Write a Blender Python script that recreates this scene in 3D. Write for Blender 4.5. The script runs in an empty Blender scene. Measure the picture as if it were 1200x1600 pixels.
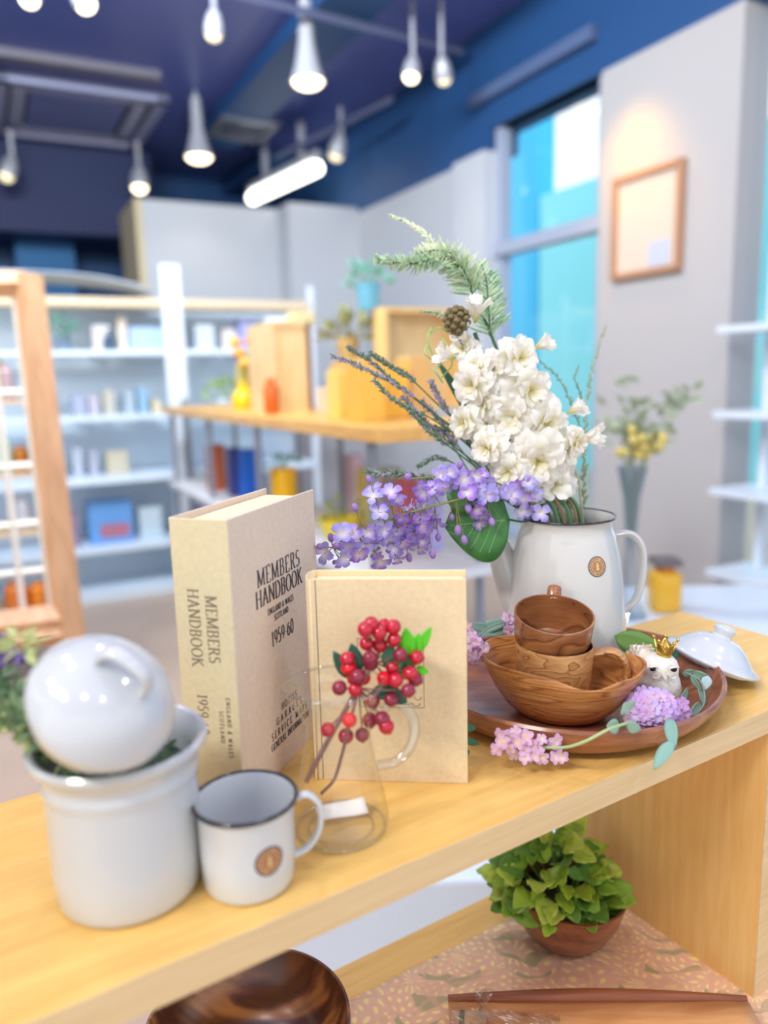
import bpy, bmesh, math, random
from mathutils import Vector, Matrix, noise
sc = bpy.context.scene
col = sc.collection
PI = math.pi
R = math.radians
# ------------------------------------------------------------------ camera
FPX = 1202.0
PITCH, ROLL = R(9.9), R(1.5)
CAM = Vector((0, 0, 1.3))
fw = Vector((0, math.cos(PITCH), -math.sin(PITCH)))
r0 = Vector((1, 0, 0)); u0 = r0.cross(fw)
rt = r0 * math.cos(ROLL) - u0 * math.sin(ROLL)
up = u0 * math.cos(ROLL) + r0 * math.sin(ROLL)
cd = bpy.data.cameras.new('camera'); cam = bpy.data.objects.new('camera', cd); col.objects.link(cam)
cam.matrix_world = Matrix(((rt.x, up.x, -fw.x, CAM.x), (rt.y, up.y, -fw.y, CAM.y), (rt.z, up.z, -fw.z, CAM.z), (0, 0, 0, 1)))
cd.sensor_fit = 'VERTICAL'; cd.sensor_height = 36; cd.sensor_width = 27; cd.lens = 36 * FPX / 1600
cd.clip_start = 0.02; cd.clip_end = 200
cd.dof.use_dof = True; cd.dof.focus_distance = 0.80; cd.dof.aperture_fstop = 2.15
sc.camera = cam
# ------------------------------------------------------------------ world, lights, exposure
wd = bpy.data.worlds.new('world'); sc.world = wd; wd.use_nodes = True
bg = wd.node_tree.nodes['Background']
bg.inputs[0].default_value = (0.92, 0.96, 1.0, 1); bg.inputs[1].default_value = 1.5
sc.view_settings.view_transform = 'Standard'; sc.view_settings.look = 'None'
sc.view_settings.exposure = 0.04; sc.view_settings.gamma = 1
sc.view_settings.use_curve_mapping = False
sc.cycles.max_bounces = 9; sc.cycles.transparent_max_bounces = 12
sc.cycles.caustics_refractive = False; sc.cycles.caustics_reflective = False
sc.cycles.sample_clamp_indirect = 4

def area(name, loc, target, sx, sy, power, colr):
    l = bpy.data.lights.new(name, 'AREA'); l.shape = 'RECTANGLE'; l.size = sx; l.size_y = sy
    l.energy = power; l.color = colr
    o = bpy.data.objects.new(name, l); col.objects.link(o); o.location = loc
    o.rotation_euler = (Vector(target) - Vector(loc)).to_track_quat('-Z', 'Y').to_euler()
    return o
# added unseen area lights: one for the shelf, one brightening the back
area('added_area_light', (-1.5, -0.9, 3.2), (-0.1, 0.8, 0.9), 1.2, 0.25, 56, (1.0, 0.97, 0.93))
area('added_area_light', (-1.2, 2.6, 3.3), (-1.0, 5.4, 0.8), 1.6, 0.5, 150, (0.84, 0.93, 1.0))
# the shop's ceiling lamps over the shelf and behind the viewer
for x_, y_, e_ in ((-1.3, 1.3, 13), (-0.2, 2.0, 13), (0.9, 2.2, 12), (-1.9, 0.1, 13), (-0.7, 0.6, 14), (0.6, 0.5, 14), (1.6, 0.9, 12), (-1.0, -1.2, 14), (0.3, -0.9, 15), (1.3, -0.7, 13)):
    l_ = bpy.data.lights.new('ceiling_lamp_light', 'POINT'); l_.energy = e_ * 1.38; l_.color = (1.0, 0.95, 0.85); l_.shadow_soft_size = 0.07
    o_ = bpy.data.objects.new('ceiling_lamp_light', l_); col.objects.link(o_); o_.location = (x_, y_, 3.0)

# ------------------------------------------------------------------ helpers
def at(x, y, d):
    return CAM + (fw * FPX + rt * (x - 600) - up * (y - 800)) / FPX * d
def onz(x, y, z):
    v = fw * FPX + rt * (x - 600) - up * (y - 800)
    return CAM + v * ((z - CAM.z) / v.z)
def lin(c):
    c = c / 255.0
    return c / 12.92 if c <= 0.04045 else ((c + 0.055) / 1.055) ** 2.4
def rgb(*c): return (lin(c[0]), lin(c[1]), lin(c[2]), 1)

MATS = {}
def setin(b, **k):
    for n, v in k.items():
        n = n.replace('_', ' ')
        if n in b.inputs: b.inputs[n].default_value = v
def mat(name, c, rough=0.5, metal=0.0, var=0.0, scale=30, bump=0.0, bscale=200, coat=0.0, trans=0.0, ior=1.45, emit=None, estr=0, spec=0.5, translucent=0.0, sheen=0):
    if name in MATS: return MATS[name]
    m = bpy.data.materials.new(name); m.use_nodes = True; MATS[name] = m
    nt = m.node_tree; b = nt.nodes['Principled BSDF']
    setin(b, Base_Color=c, Roughness=rough, Metallic=metal, Coat_Weight=coat, Coat_Roughness=0.05, Transmission_Weight=trans, IOR=ior, Specular_IOR_Level=spec, Sheen_Weight=sheen)
    tc = nt.nodes.new('ShaderNodeTexCoord')
    if var > 0:
        n = nt.nodes.new('ShaderNodeTexNoise'); n.inputs['Scale'].default_value = scale; n.inputs['Detail'].default_value = 3
        nt.links.new(tc.outputs['Object'], n.inputs['Vector'])
        hs = nt.nodes.new('ShaderNodeHueSaturation'); hs.inputs['Color'].default_value = c
        mr = nt.nodes.new('ShaderNodeMapRange'); mr.inputs[1].default_value = 0.25; mr.inputs[2].default_value = 0.75
        mr.inputs[3].default_value = 1 - var; mr.inputs[4].default_value = 1 + var
        nt.links.new(n.outputs[0], mr.inputs[0]); nt.links.new(mr.outputs[0], hs.inputs['Value'])
        nt.links.new(hs.outputs[0], b.inputs['Base Color'])
    if bump > 0:
        n2 = nt.nodes.new('ShaderNodeTexNoise'); n2.inputs['Scale'].default_value = bscale
        nt.links.new(tc.outputs['Object'], n2.inputs['Vector'])
        bp = nt.nodes.new('ShaderNodeBump'); bp.inputs['Strength'].default_value = bump; bp.inputs['Distance'].default_value = 0.001
        nt.links.new(n2.outputs[0], bp.inputs['Height']); nt.links.new(bp.outputs[0], b.inputs['Normal'])
    if emit: setin(b, Emission_Color=emit, Emission_Strength=estr)
    if translucent > 0:
        out = nt.nodes['Material Output']; tr = nt.nodes.new('ShaderNodeBsdfTranslucent'); mx = nt.nodes.new('ShaderNodeMixShader')
        tr.inputs[0].default_value = c; mx.inputs[0].default_value = translucent
        nt.links.new(b.outputs[0], mx.inputs[1]); nt.links.new(tr.outputs[0], mx.inputs[2]); nt.links.new(mx.outputs[0], out.inputs[0])
    return m

def thin_glass(name, tint=(1, 1, 1, 1), edge=0.5, base=0.04):
    if name in MATS: return MATS[name]
    m = bpy.data.materials.new(name); m.use_nodes = True; MATS[name] = m; nt = m.node_tree
    nt.nodes.remove(nt.nodes['Principled BSDF']); out = nt.nodes['Material Output']
    tr = nt.nodes.new('ShaderNodeBsdfTransparent'); tr.inputs[0].default_value = tint
    gl = nt.nodes.new('ShaderNodeBsdfGlossy'); gl.inputs['Roughness'].default_value = 0.02
    lw = nt.nodes.new('ShaderNodeLayerWeight'); lw.inputs['Blend'].default_value = 0.5
    pw = nt.nodes.new('ShaderNodeMath'); pw.operation = 'POWER'; pw.inputs[1].default_value = 4.0
    nt.links.new(lw.outputs['Facing'], pw.inputs[0])
    mr = nt.nodes.new('ShaderNodeMapRange'); mr.inputs[3].default_value = base; mr.inputs[4].default_value = edge
    nt.links.new(pw.outputs[0], mr.inputs[0])
    mx = nt.nodes.new('ShaderNodeMixShader'); nt.links.new(mr.outputs[0], mx.inputs[0])
    nt.links.new(tr.outputs[0], mx.inputs[1]); nt.links.new(gl.outputs[0], mx.inputs[2]); nt.links.new(mx.outputs[0], out.inputs[0])
    return m
def wood(name, c1, c2, stretch=(1, 14, 14), scale=6, rough=0.45, rings=False, coat=0.0, contrast=(0.35, 0.68), dist=1.5, c3=None):
    if name in MATS: return MATS[name]
    m = bpy.data.materials.new(name); m.use_nodes = True; MATS[name] = m
    nt = m.node_tree; b = nt.nodes['Principled BSDF']; setin(b, Roughness=rough, Coat_Weight=coat, Coat_Roughness=0.2)
    tc = nt.nodes.new('ShaderNodeTexCoord'); mp = nt.nodes.new('ShaderNodeMapping'); mp.inputs['Scale'].default_value = stretch
    nt.links.new(tc.outputs['Object'], mp.inputs['Vector'])
    n = nt.nodes.new('ShaderNodeTexNoise'); n.inputs['Scale'].default_value = scale; n.inputs['Detail'].default_value = 6
    n.inputs['Roughness'].default_value = 0.6; n.inputs['Distortion'].default_value = dist * 0.3
    nt.links.new(mp.outputs[0], n.inputs['Vector'])
    src = n.outputs[0]
    if rings:
        # growth rings: bands of one coordinate bent by a slow noise
        n3 = nt.nodes.new('ShaderNodeTexNoise'); n3.inputs['Scale'].default_value = scale * 0.6; n3.inputs['Detail'].default_value = 2
        nt.links.new(mp.outputs[0], n3.inputs['Vector'])
        mul = nt.nodes.new('ShaderNodeMath'); mul.operation = 'MULTIPLY'; mul.inputs[1].default_value = dist * 26
        nt.links.new(n3.outputs[0], mul.inputs[0])
        sn = nt.nodes.new('ShaderNodeMath'); sn.operation = 'SINE'; nt.links.new(mul.outputs[0], sn.inputs[0])
        mr = nt.nodes.new('ShaderNodeMapRange'); mr.inputs[1].default_value = -1; mr.inputs[2].default_value = 1
        nt.links.new(sn.outputs[0], mr.inputs[0])
        mx = nt.nodes.new('ShaderNodeMix'); mx.inputs[0].default_value = 0.55
        nt.links.new(n.outputs[0], mx.inputs[2]); nt.links.new(mr.outputs[0], mx.inputs[3]); src = mx.outputs[0]
    cr = nt.nodes.new('ShaderNodeValToRGB'); cr.color_ramp.elements[0].position = contrast[0]; cr.color_ramp.elements[1].position = contrast[1]
    cr.color_ramp.elements[0].color = c1; cr.color_ramp.elements[1].color = c2
    if c3:
        e = cr.color_ramp.elements.new((contrast[0] + contrast[1]) / 2); e.color = c3
    nt.links.new(src, cr.inputs[0]); nt.links.new(cr.outputs[0], b.inputs['Base Color'])
    bp = nt.nodes.new('ShaderNodeBump'); bp.inputs['Strength'].default_value = 0.12; bp.inputs['Distance'].default_value = 0.001
    nt.links.new(src, bp.inputs['Height']); nt.links.new(bp.outputs[0], b.inputs['Normal'])
    return m

def ringwood(name, light, mid, line, scale=(9, 9, 30), k=26, width=.16, rough=.35, coat=.15):
    """wood whose growth rings show as thin dark contour lines"""
    if name in MATS: return MATS[name]
    m = bpy.data.materials.new(name); m.use_nodes = True; MATS[name] = m; nt = m.node_tree; b = nt.nodes['Principled BSDF']; setin(b, Roughness=rough, Coat_Weight=coat, Coat_Roughness=.2)
    N = nt.nodes.new; L = nt.links.new
    tc = N('ShaderNodeTexCoord'); mp = N('ShaderNodeMapping'); mp.inputs['Scale'].default_value = scale; L(tc.outputs['Object'], mp.inputs['Vector'])
    n = N('ShaderNodeTexNoise'); n.inputs['Scale'].default_value = 1.0; n.inputs['Detail'].default_value = 2.5; n.inputs['Roughness'].default_value = .45; L(mp.outputs[0], n.inputs['Vector'])
    mu = N('ShaderNodeMath'); mu.operation = 'MULTIPLY'; mu.inputs[1].default_value = k; L(n.outputs[0], mu.inputs[0])
    fr = N('ShaderNodeMath'); fr.operation = 'FRACT'; L(mu.outputs[0], fr.inputs[0])
    cr = N('ShaderNodeValToRGB'); e = cr.color_ramp.elements; e[0].position = 0; e[0].color = line; e[1].position = 1; e[1].color = mid
    q = e.new(width); q.color = light; L(fr.outputs[0], cr.inputs[0])
    n2 = N('ShaderNodeTexNoise'); n2.inputs['Scale'].default_value = 60; n2.inputs['Detail'].default_value = 4; mp2 = N('ShaderNodeMapping'); mp2.inputs['Scale'].default_value = (1, 1, 7); L(tc.outputs['Object'], mp2.inputs['Vector']); L(mp2.outputs[0], n2.inputs['Vector'])
    hs = N('ShaderNodeHueSaturation'); mr = N('ShaderNodeMapRange'); mr.inputs[1].default_value = .3; mr.inputs[2].default_value = .7; mr.inputs[3].default_value = .86; mr.inputs[4].default_value = 1.12
    L(n2.outputs[0], mr.inputs[0]); L(mr.outputs[0], hs.inputs['Value']); L(cr.outputs[0], hs.inputs['Color']); L(hs.outputs[0], b.inputs['Base Color']); return m

def radial_mat(name, inner, outer, r_in, r_out, rough=0.6, translucent=0.25, jitter=0.0):
    """petal colour that runs from the flower's heart (object origin) outwards"""
    if name in MATS: return MATS[name]
    m = bpy.data.materials.new(name); m.use_nodes = True; MATS[name] = m
    nt = m.node_tree; b = nt.nodes['Principled BSDF']; setin(b, Roughness=rough)
    tc = nt.nodes.new('ShaderNodeTexCoord'); ln = nt.nodes.new('ShaderNodeVectorMath'); ln.operation = 'LENGTH'
    nt.links.new(tc.outputs['Object'], ln.inputs[0])
    mr = nt.nodes.new('ShaderNodeMapRange'); mr.inputs[1].default_value = r_in; mr.inputs[2].default_value = r_out
    nt.links.new(ln.outputs['Value'], mr.inputs[0])
    cr = nt.nodes.new('ShaderNodeMix'); cr.data_type = 'RGBA'; cr.inputs[6].default_value = inner; cr.inputs[7].default_value = outer
    nt.links.new(mr.outputs[0], cr.inputs[0]); c = cr.outputs[2]
    if jitter > 0:
        oi = nt.nodes.new('ShaderNodeObjectInfo'); hs = nt.nodes.new('ShaderNodeHueSaturation')
        a = nt.nodes.new('ShaderNodeMapRange'); a.inputs[3].default_value = 0.5 - jitter * 0.35; a.inputs[4].default_value = 0.5 + jitter * 0.35
        s = nt.nodes.new('ShaderNodeMapRange'); s.inputs[3].default_value = 1 - jitter * 3; s.inputs[4].default_value = 1 + jitter * 2
        nt.links.new(oi.outputs['Random'], a.inputs[0]); nt.links.new(oi.outputs['Random'], s.inputs[0])
        nt.links.new(c, hs.inputs['Color']); nt.links.new(a.outputs[0], hs.inputs['Hue']); nt.links.new(s.outputs[0], hs.inputs['Saturation']); c = hs.outputs[0]
    nt.links.new(c, b.inputs['Base Color'])
    out = nt.nodes['Material Output']; tr = nt.nodes.new('ShaderNodeBsdfTranslucent'); mx = nt.nodes.new('ShaderNodeMixShader')
    mx.inputs[0].default_value = translucent; nt.links.new(c, tr.inputs[0])
    nt.links.new(b.outputs[0], mx.inputs[1]); nt.links.new(tr.outputs[0], mx.inputs[2]); nt.links.new(mx.outputs[0], out.inputs[0])
    return m

# -------- objects
WM = {}
def mw(o): return WM.get(o.name, Matrix.Identity(4)) if o else Matrix.Identity(4)
def thing(name, label, cat, loc=(0, 0, 0), rotz=0, group=None):
    o = bpy.data.objects.new(name, None); col.objects.link(o); o.empty_display_size = 0.05
    o.location = loc; o.rotation_euler = (0, 0, rotz)
    WM[o.name] = Matrix.Translation(loc) @ Matrix.Rotation(rotz, 4, 'Z')
    o['label'] = label; o['category'] = cat
    if group: o['group'] = group
    return o
def tag(o, label, cat, group=None, kind=None):
    o['label'] = label; o['category'] = cat
    if group: o['group'] = group
    if kind: o['kind'] = kind
    return o

class MB:
    """collects geometry in world space; build() links it as one mesh object"""
    def __init__(s): s.v = []; s.f = []
    def add(s, vs, fs, M=None):
        k = len(s.v)
        s.v += [(M @ Vector(p)) if M else Vector(p) for p in vs]
        s.f += [tuple(i + k for i in f) for f in fs]; return s
    def box(s, c, size, M=None, bev=0.0, seg=2):
        bm = bmesh.new(); bmesh.ops.create_cube(bm, size=1)
        for v in bm.verts: v.co = Vector((v.co.x * size[0], v.co.y * size[1], v.co.z * size[2]))
        if bev > 0: bmesh.ops.bevel(bm, geom=list(bm.edges), offset=bev, segments=seg, profile=0.5, affect='EDGES')
        bm.verts.index_update()
        s.add([v.co + Vector(c) for v in bm.verts], [[v.index for v in f.verts] for f in bm.faces], M); bm.free(); return s
    def lathe(s, prof, seg=48, M=None, sx=1, sy=1, wav=None):
        vs = []; fs = []; n = len(prof)
        for i, (r, z) in enumerate(prof):
            for j in range(seg):
                a = 2 * PI * j / seg; rr = max(r, 1e-5); zz = z
                if wav: rr, zz = wav(rr, zz, a, i)
                vs.append((rr * math.cos(a) * sx, rr * math.sin(a) * sy, zz))
        for i in range(n - 1):
            for j in range(seg):
                k = (j + 1) % seg
                fs.append((i * seg + j, i * seg + k, (i + 1) * seg + k, (i + 1) * seg + j))
        fs.append(tuple(range(seg))[::-1]); fs.append(tuple((n - 1) * seg + j for j in range(seg)))
        return s.add(vs, fs, M)
    def tube(s, pts, rad, seg=8, M=None, flat=1.0, ref=None, closed=False):
        pts = [Vector(p) for p in pts]; n = len(pts)
        if not hasattr(rad, '__len__'): rad = [rad] * n
        vs = []; fs = []; nrm = None
        for i, p in enumerate(pts):
            t = (pts[min(i + 1, n - 1)] - pts[max(i - 1, 0)])
            if t.length < 1e-9: t = Vector((0, 0, 1))
            t.normalize()
            if nrm is None:
                nrm = Vector(ref) if ref else (Vector((0, 0, 1)) if abs(t.z) < 0.9 else Vector((1, 0, 0)))
            nrm = (nrm - t * nrm.dot(t)).normalized(); bn = t.cross(nrm)
            for j in range(seg):
                a = 2 * PI * j / seg
                vs.append(p + (nrm * math.cos(a) + bn * math.sin(a) * flat) * rad[i])
        for i in range(n - 1):
            for j in range(seg):
                k = (j + 1) % seg
                fs.append((i * seg + j, i * seg + k, (i + 1) * seg + k, (i + 1) * seg + j))
        fs.append(tuple(range(seg))[::-1]); fs.append(tuple((n - 1) * seg + j for j in range(seg)))
        return s.add(vs, fs, M)
    def ball(s, c, r, seg=14, rings=8, sc_=(1, 1, 1), M=None):
        prof = [(math.sin(PI * i / rings) * r, -math.cos(PI * i / rings) * r) for i in range(rings + 1)]
        T = Matrix.Translation(c) @ Matrix.Diagonal((*sc_, 1))
        return s.lathe(prof, seg, (M @ T) if M else T)
    def sheet(s, fn, nu, nv, M=None):
        vs = [fn(i / nu, j / nv) for i in range(nu + 1) for j in range(nv + 1)]
        fs = [(i * (nv + 1) + j, (i + 1) * (nv + 1) + j, (i + 1) * (nv + 1) + j + 1, i * (nv + 1) + j + 1) for i in range(nu) for j in range(nv)]
        return s.add(vs, fs, M)
    def build(s, name, m, parent=None, origin=None, smooth=True, kind=None, solid=0, sub=0):
        P = mw(parent)
        if parent is None and origin is not None: base = Matrix.Translation(origin)
        elif origin is not None: base = Matrix.Translation(origin)
        else: base = P
        inv = base.inverted()
        me = bpy.data.meshes.new(name); me.from_pydata([inv @ p for p in s.v], [], s.f)
        bm = bmesh.new(); bm.from_mesh(me); bmesh.ops.recalc_face_normals(bm, faces=bm.faces); bm.to_mesh(me); bm.free()
        me.materials.append(m)
        if smooth:
            me.shade_smooth()
            if smooth is True:
                try: me.set_sharp_from_angle(angle=R(38))
                except Exception: pass
        o = bpy.data.objects.new(name, me); col.objects.link(o)
        if parent:
            o.parent = parent
            if origin is not None:
                L = P.inverted() @ base; o.matrix_local = L
        elif origin is not None: o.location = origin
        WM[o.name] = base
        if kind: o['kind'] = kind
        if solid: md = o.modifiers.new('thickness', 'SOLIDIFY'); md.thickness = solid; md.offset = 0
        if sub: md = o.modifiers.new('smoothing', 'SUBSURF'); md.levels = sub; md.render_levels = sub
        return o
def dup(o, parent=None):
    c = o.copy(); col.objects.link(c); c.parent = parent
    for ch in list(o.children): dup(ch, c)
    return c
def place(mesh_obj_data, name, M, parent):
    """another object with shared mesh data at world matrix M, child of parent"""
    o = bpy.data.objects.new(name, mesh_obj_data); col.objects.link(o); o.parent = parent
    o.matrix_local = mw(parent).inverted() @ M; WM[o.name] = M; return o
def datamesh(mb, name, m, solid=False):
    me = bpy.data.meshes.new(name); me.from_pydata(mb.v, [], mb.f); me.materials.append(m); me.shade_smooth(); return me
def frame(loc, z, twist=0.0, s=1.0):
    z = Vector(z).normalized(); x = Vector((0, 0, 1)).cross(z)
    if x.length < 1e-3: x = Vector((1, 0, 0))
    x.normalize(); y = z.cross(x)
    M = Matrix(((x.x, y.x, z.x, loc[0]), (x.y, y.y, z.y, loc[1]), (x.z, y.z, z.z, loc[2]), (0, 0, 0, 1)))
    return M @ Matrix.Rotation(twist, 4, 'Z') @ Matrix.Diagonal((s, s, s, 1))
def bez(p, n=12):
    """smooth curve through points (Catmull-Rom)"""
    p = [Vector(q) for q in p]; p = [p[0] * 2 - p[1]] + p + [p[-1] * 2 - p[-2]]; out = []
    for i in range(1, len(p) - 2):
        for k in range(n):
            t = k / n
            out.append(0.5 * ((2 * p[i]) + (p[i + 1] - p[i - 1]) * t + (2 * p[i - 1] - 5 * p[i] + 4 * p[i + 1] - p[i + 2]) * t * t + (3 * p[i] - p[i - 1] - 3 * p[i + 1] + p[i + 2]) * t ** 3))
    out.append(p[-2]); return out

# ------------------------------------------------------------------ lettering (strokes with a broad pen and serifs)
def arc(cx, cy, rx, ry, a0, a1, n=10): return [(cx + rx * math.cos(R(a0 + (a1 - a0) * i / n)), cy + ry * math.sin(R(a0 + (a1 - a0) * i / n))) for i in range(n + 1)]
G = {
 'M': (.95, [[(.12, 0), (.14, 1)], [(.14, 1), (.46, .05)], [(.46, .05), (.80, 1)], [(.80, 1), (.82, 0)]], [(.12, 0), (.82, 0), (.1, 1), (.84, 1)]),
 'E': (.62, [[(.14, 0), (.14, 1)], [(.14, 1), (.52, 1), (.52, .84)], [(.14, .52), (.42, .52)], [(.14, 0), (.54, 0), (.54, .17)]], [(.12, 0), (.12, 1)]),
 'B': (.66, [[(.14, 0), (.14, 1)], [(.14, 1)] + arc(.34, .765, .18, .235, 90, -90) + [(.14, .53)], [(.14, .53)] + arc(.36, .265, .2, .265, 90, -90) + [(.14, 0)]], [(.12, 0), (.12, 1)]),
 'R': (.68, [[(.14, 0), (.14, 1)], [(.14, 1)] + arc(.34, .75, .18, .25, 90, -90) + [(.14, .5)], [(.34, .5), (.6, 0)]], [(.14, 0), (.12, 1), (.62, 0)]),
 'S': (.54, [arc(.28, .76, .19, .24, 40, 250) + arc(.28, .26, .2, .26, 70, -150)], []),
 'H': (.84, [[(.16, 0), (.16, 1)], [(.68, 0), (.68, 1)], [(.16, .52), (.68, .52)]], [(.16, 0), (.16, 1), (.68, 0), (.68, 1)]),
 'A': (.76, [[(.1, 0), (.37, 1)], [(.37, 1), (.66, 0)], [(.2, .35), (.56, .35)]], [(.1, 0), (.66, 0)]),
 'N': (.84, [[(.14, 0), (.14, 1)], [(.14, 1), (.7, 0)], [(.7, 0), (.7, 1)]], [(.14, 0), (.12, 1), (.7, 1)]),
 'D': (.78, [[(.14, 0), (.14, 1)], [(.14, 1)] + arc(.3, .5, .38, .5, 90, -90, 14) + [(.14, 0)]], [(.12, 0), (.12, 1)]),
 'O': (.82, [arc(.41, .5, .33, .5, 0, 360, 24)], []),
 'K': (.74, [[(.14, 0), (.14, 1)], [(.14, .45), (.6, 1)], [(.28, .6), (.66, 0)]], [(.14, 0), (.14, 1), (.6, 1), (.67, 0)]),
 'G': (.78, [arc(.42, .5, .34, .5, 50, 340, 18) + [(.7, .42)]], [(.68, .43)]),
 'L': (.58, [[(.14, 0), (.14, 1)], [(.14, 0), (.5, 0), (.5, .18)]], [(.12, 0), (.14, 1)]),
 'W': (1.0, [[(.08, 1), (.28, 0)], [(.28, 0), (.48, .9)], [(.48, .9), (.68, 0)], [(.68, 0), (.88, 1)]], [(.08, 1), (.88, 1)]),
 'C': (.7, [arc(.4, .5, .33, .5, 45, 315, 18)], []),
 'T': (.68, [[(.34, 0), (.34, 1)], [(.06, .86), (.06, 1), (.62, 1), (.62, .86)]], [(.34, 0)]),
 'I': (.34, [[(.17, 0), (.17, 1)]], [(.17, 0), (.17, 1)]),
 'V': (.74, [[(.08, 1), (.36, 0)], [(.36, 0), (.64, 1)]], [(.08, 1), (.64, 1)]),
 'P': (.62, [[(.14, 0), (.14, 1)], [(.14, 1)] + arc(.34, .74, .18, .26, 90, -90) + [(.14, .48)]], [(.14, 0), (.12, 1)]),
 'F': (.58, [[(.14, 0), (.14, 1)], [(.14, 1), (.52, 1), (.52, .84)], [(.14, .52), (.42, .52)]], [(.14, 0), (.12, 1)]),
 '1': (.42, [[(.08, .85), (.22, 1)], [(.22, 1), (.22, 0)]], [(.22, 0)]),
 '9': (.56, [arc(.28, .68, .2, .31, 0, 360, 18), arc(.05, .66, .43, .66, 0, -62, 8)], []),
 '5': (.54, [[(.44, 1), (.14, 1), (.12, .56)] + arc(.26, .3, .2, .3, 105, -140, 12)], []),
 '6': (.56, [arc(.28, .31, .2, .31, 0, 360, 18), arc(.51, .34, .43, .66, 180, 118, 8)], []),
 '0': (.56, [arc(.28, .5, .2, .5, 0, 360, 20)], []),
 '-': (.34, [[(.05, .4), (.28, .4)]], []),
 '&': (.8, [[(.7, .5), (.5, .05)] + arc(.3, .24, .2, .24, -60, -270, 8) + arc(.36, .78, .13, .2, 250, -60, 10) + [(.2, .42), (.7, 0)]], []),
 ' ': (.4, [], []),
}
def letters(mb, text, x, y, h, M, cx=0.8, thick=0.13, thin=0.055, track=0.04, align='c'):
    """flat lettering in the xy plane of M, cap height h"""
    wtot = sum((G[c][0] + track) * cx * h for c in text)
    X = x - wtot / 2 if align == 'c' else x
    z = 0.0
    for c in text:
        w, strokes, serifs = G[c]
        for st in strokes:
            q = [Vector((X + a * cx * h, y + b * h, 0)) for a, b in st]
            L = []; Rr = []
            for i, p in enumerate(q):
                t = q[min(i + 1, len(q) - 1)] - q[max(i - 1, 0)]
                if t.length < 1e-9: continue
                t.normalize(); wd_ = (thin + (thick - thin) * abs(t.y) ** 1.5) * h / 2
                n = Vector((-t.y, t.x, 0)); L.append(p + n * wd_); Rr.append(p - n * wd_)
            vs = L + Rr; k = len(L)
            mb.add([(v.x, v.y, z) for v in vs], [(i, i + 1, k + i + 1, k + i) for i in range(k - 1)], M)
            z += 2e-6
        for a, b in serifs:
            sx = 0.13 * cx * h; sy = thin * h / 2; px = X + a * cx * h; py = y + b * h + (sy if b < 0.5 else -sy)
            mb.add([(px - sx, py - sy, z), (px + sx, py - sy, z), (px + sx, py + sy, z), (px - sx, py + sy, z)], [(0, 1, 2, 3)], M)
            z += 2e-6
        X += (w + track) * cx * h
# ------------------------------------------------------------------ the shop: room frame (x along the back wall, y along the window wall)
RM = Matrix.Translation((-0.15, 6.76, 0)) @ Matrix.Rotation(R(27), 4, 'Z')
m_white = mat('wall_white', rgb(204, 208, 214), 0.75, bump=0.2, bscale=60)
m_wall2 = mat('wall_grey_white', rgb(190, 187, 186), 0.8, bump=0.2, bscale=60)
m_cream = mat('panel_cream', rgb(222, 206, 168), 0.7)
m_navy = mat('navy_paint', rgb(38, 82, 134), 0.55)
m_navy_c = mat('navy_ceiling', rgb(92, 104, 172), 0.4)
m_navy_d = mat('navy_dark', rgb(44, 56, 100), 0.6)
m_floor = mat('floor_vinyl', rgb(196, 172, 152), 0.35, var=0.06, scale=3)
m_facade = mat('facade_blue', rgb(70, 205, 255), 0.6)
m_facade2 = mat('facade_cyan', rgb(150, 245, 255), 0.6)
m_frame = mat('window_frame_grey', rgb(170, 180, 200), 0.5)
m_pane = thin_glass('window_glass', (0.97, 0.99, 1, 1), 0.5, 0.05)
m_steel = mat('brushed_grey', rgb(140, 146, 158), 0.35, metal=0.4)
m_whitegloss = mat('white_gloss', rgb(226, 236, 246), 0.25)

def st(name, c, size, m, bev=0.0):
    o = MB().box(c, size, RM, bev).build(name, m, smooth=False); o['kind'] = 'structure'; return o
st('floor', (-1.5, -2.5, -0.05), (14, 15, 0.1), m_floor)
def prism(name, pts, z0, z1, m):
    """a folded wall: outline in room coordinates with thickness"""
    mb = MB(); n = len(pts)
    vs = [(x, y, z0) for x, y in pts] + [(x, y, z1) for x, y in pts]
    fs = [(i, (i + 1) % n, n + (i + 1) % n, n + i) for i in range(n)] + [tuple(range(n)), tuple(range(n, 2 * n))]
    mb.add(vs, fs, RM); o = mb.build(name, m, smooth=False); o['kind'] = 'structure'; return o
# right wall: pieces between and beside the windows
st('wall_right', (0.09, -3.295, 1.395), (0.18, 0.83, 2.79), m_wall2)
prism('wall_right_far', [(0, 0.06), (0, -1.57), (-0.06, -1.57), (-0.06, -1.92), (0.12, -1.92), (0.12, 0.06)], 0, 2.66, m_white)
st('wall_right_upper', (0.11, -4.1, 3.09), (0.22, 4.4, 0.6), m_navy)
st('wall_right_upper_far', (0.11, 0.2, 3.025), (0.22, 4.2, 0.73), m_navy)
st('wall_right_beyond', (0.09, 1.15, 1.33), (0.18, 2.2, 2.66), m_navy)
st('trim_right', (-0.03, -2.3, 2.98), (0.05, 1.1, 0.07), mat('light_strip_dull', rgb(92, 112, 150), 0.4))
# back: white partitions stopping short of the ceiling
prism('wall_back', [(0.0, 0.0), (-0.62, 0.0), (-0.62, 0.28), (-1.72, 0.28), (-1.72, 0.38), (-0.52, 0.38), (-0.52, 0.1), (0.0, 0.1)][::-1], 0, 2.7, m_white)
st('wall_back_return', (-1.74, 0.62, 1.35), (0.05, 0.72, 2.7), m_cream)
st('wall_far', (-3.0, 2.3, 1.7), (9, 0.12, 3.4), m_navy)
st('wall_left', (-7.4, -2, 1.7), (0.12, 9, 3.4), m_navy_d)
st('partition_blue', (-2.3, 1.9, 1.35), (0.5, 0.1, 2.9), mat('blue_board', rgb(60, 130, 190), 0.6))
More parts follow.
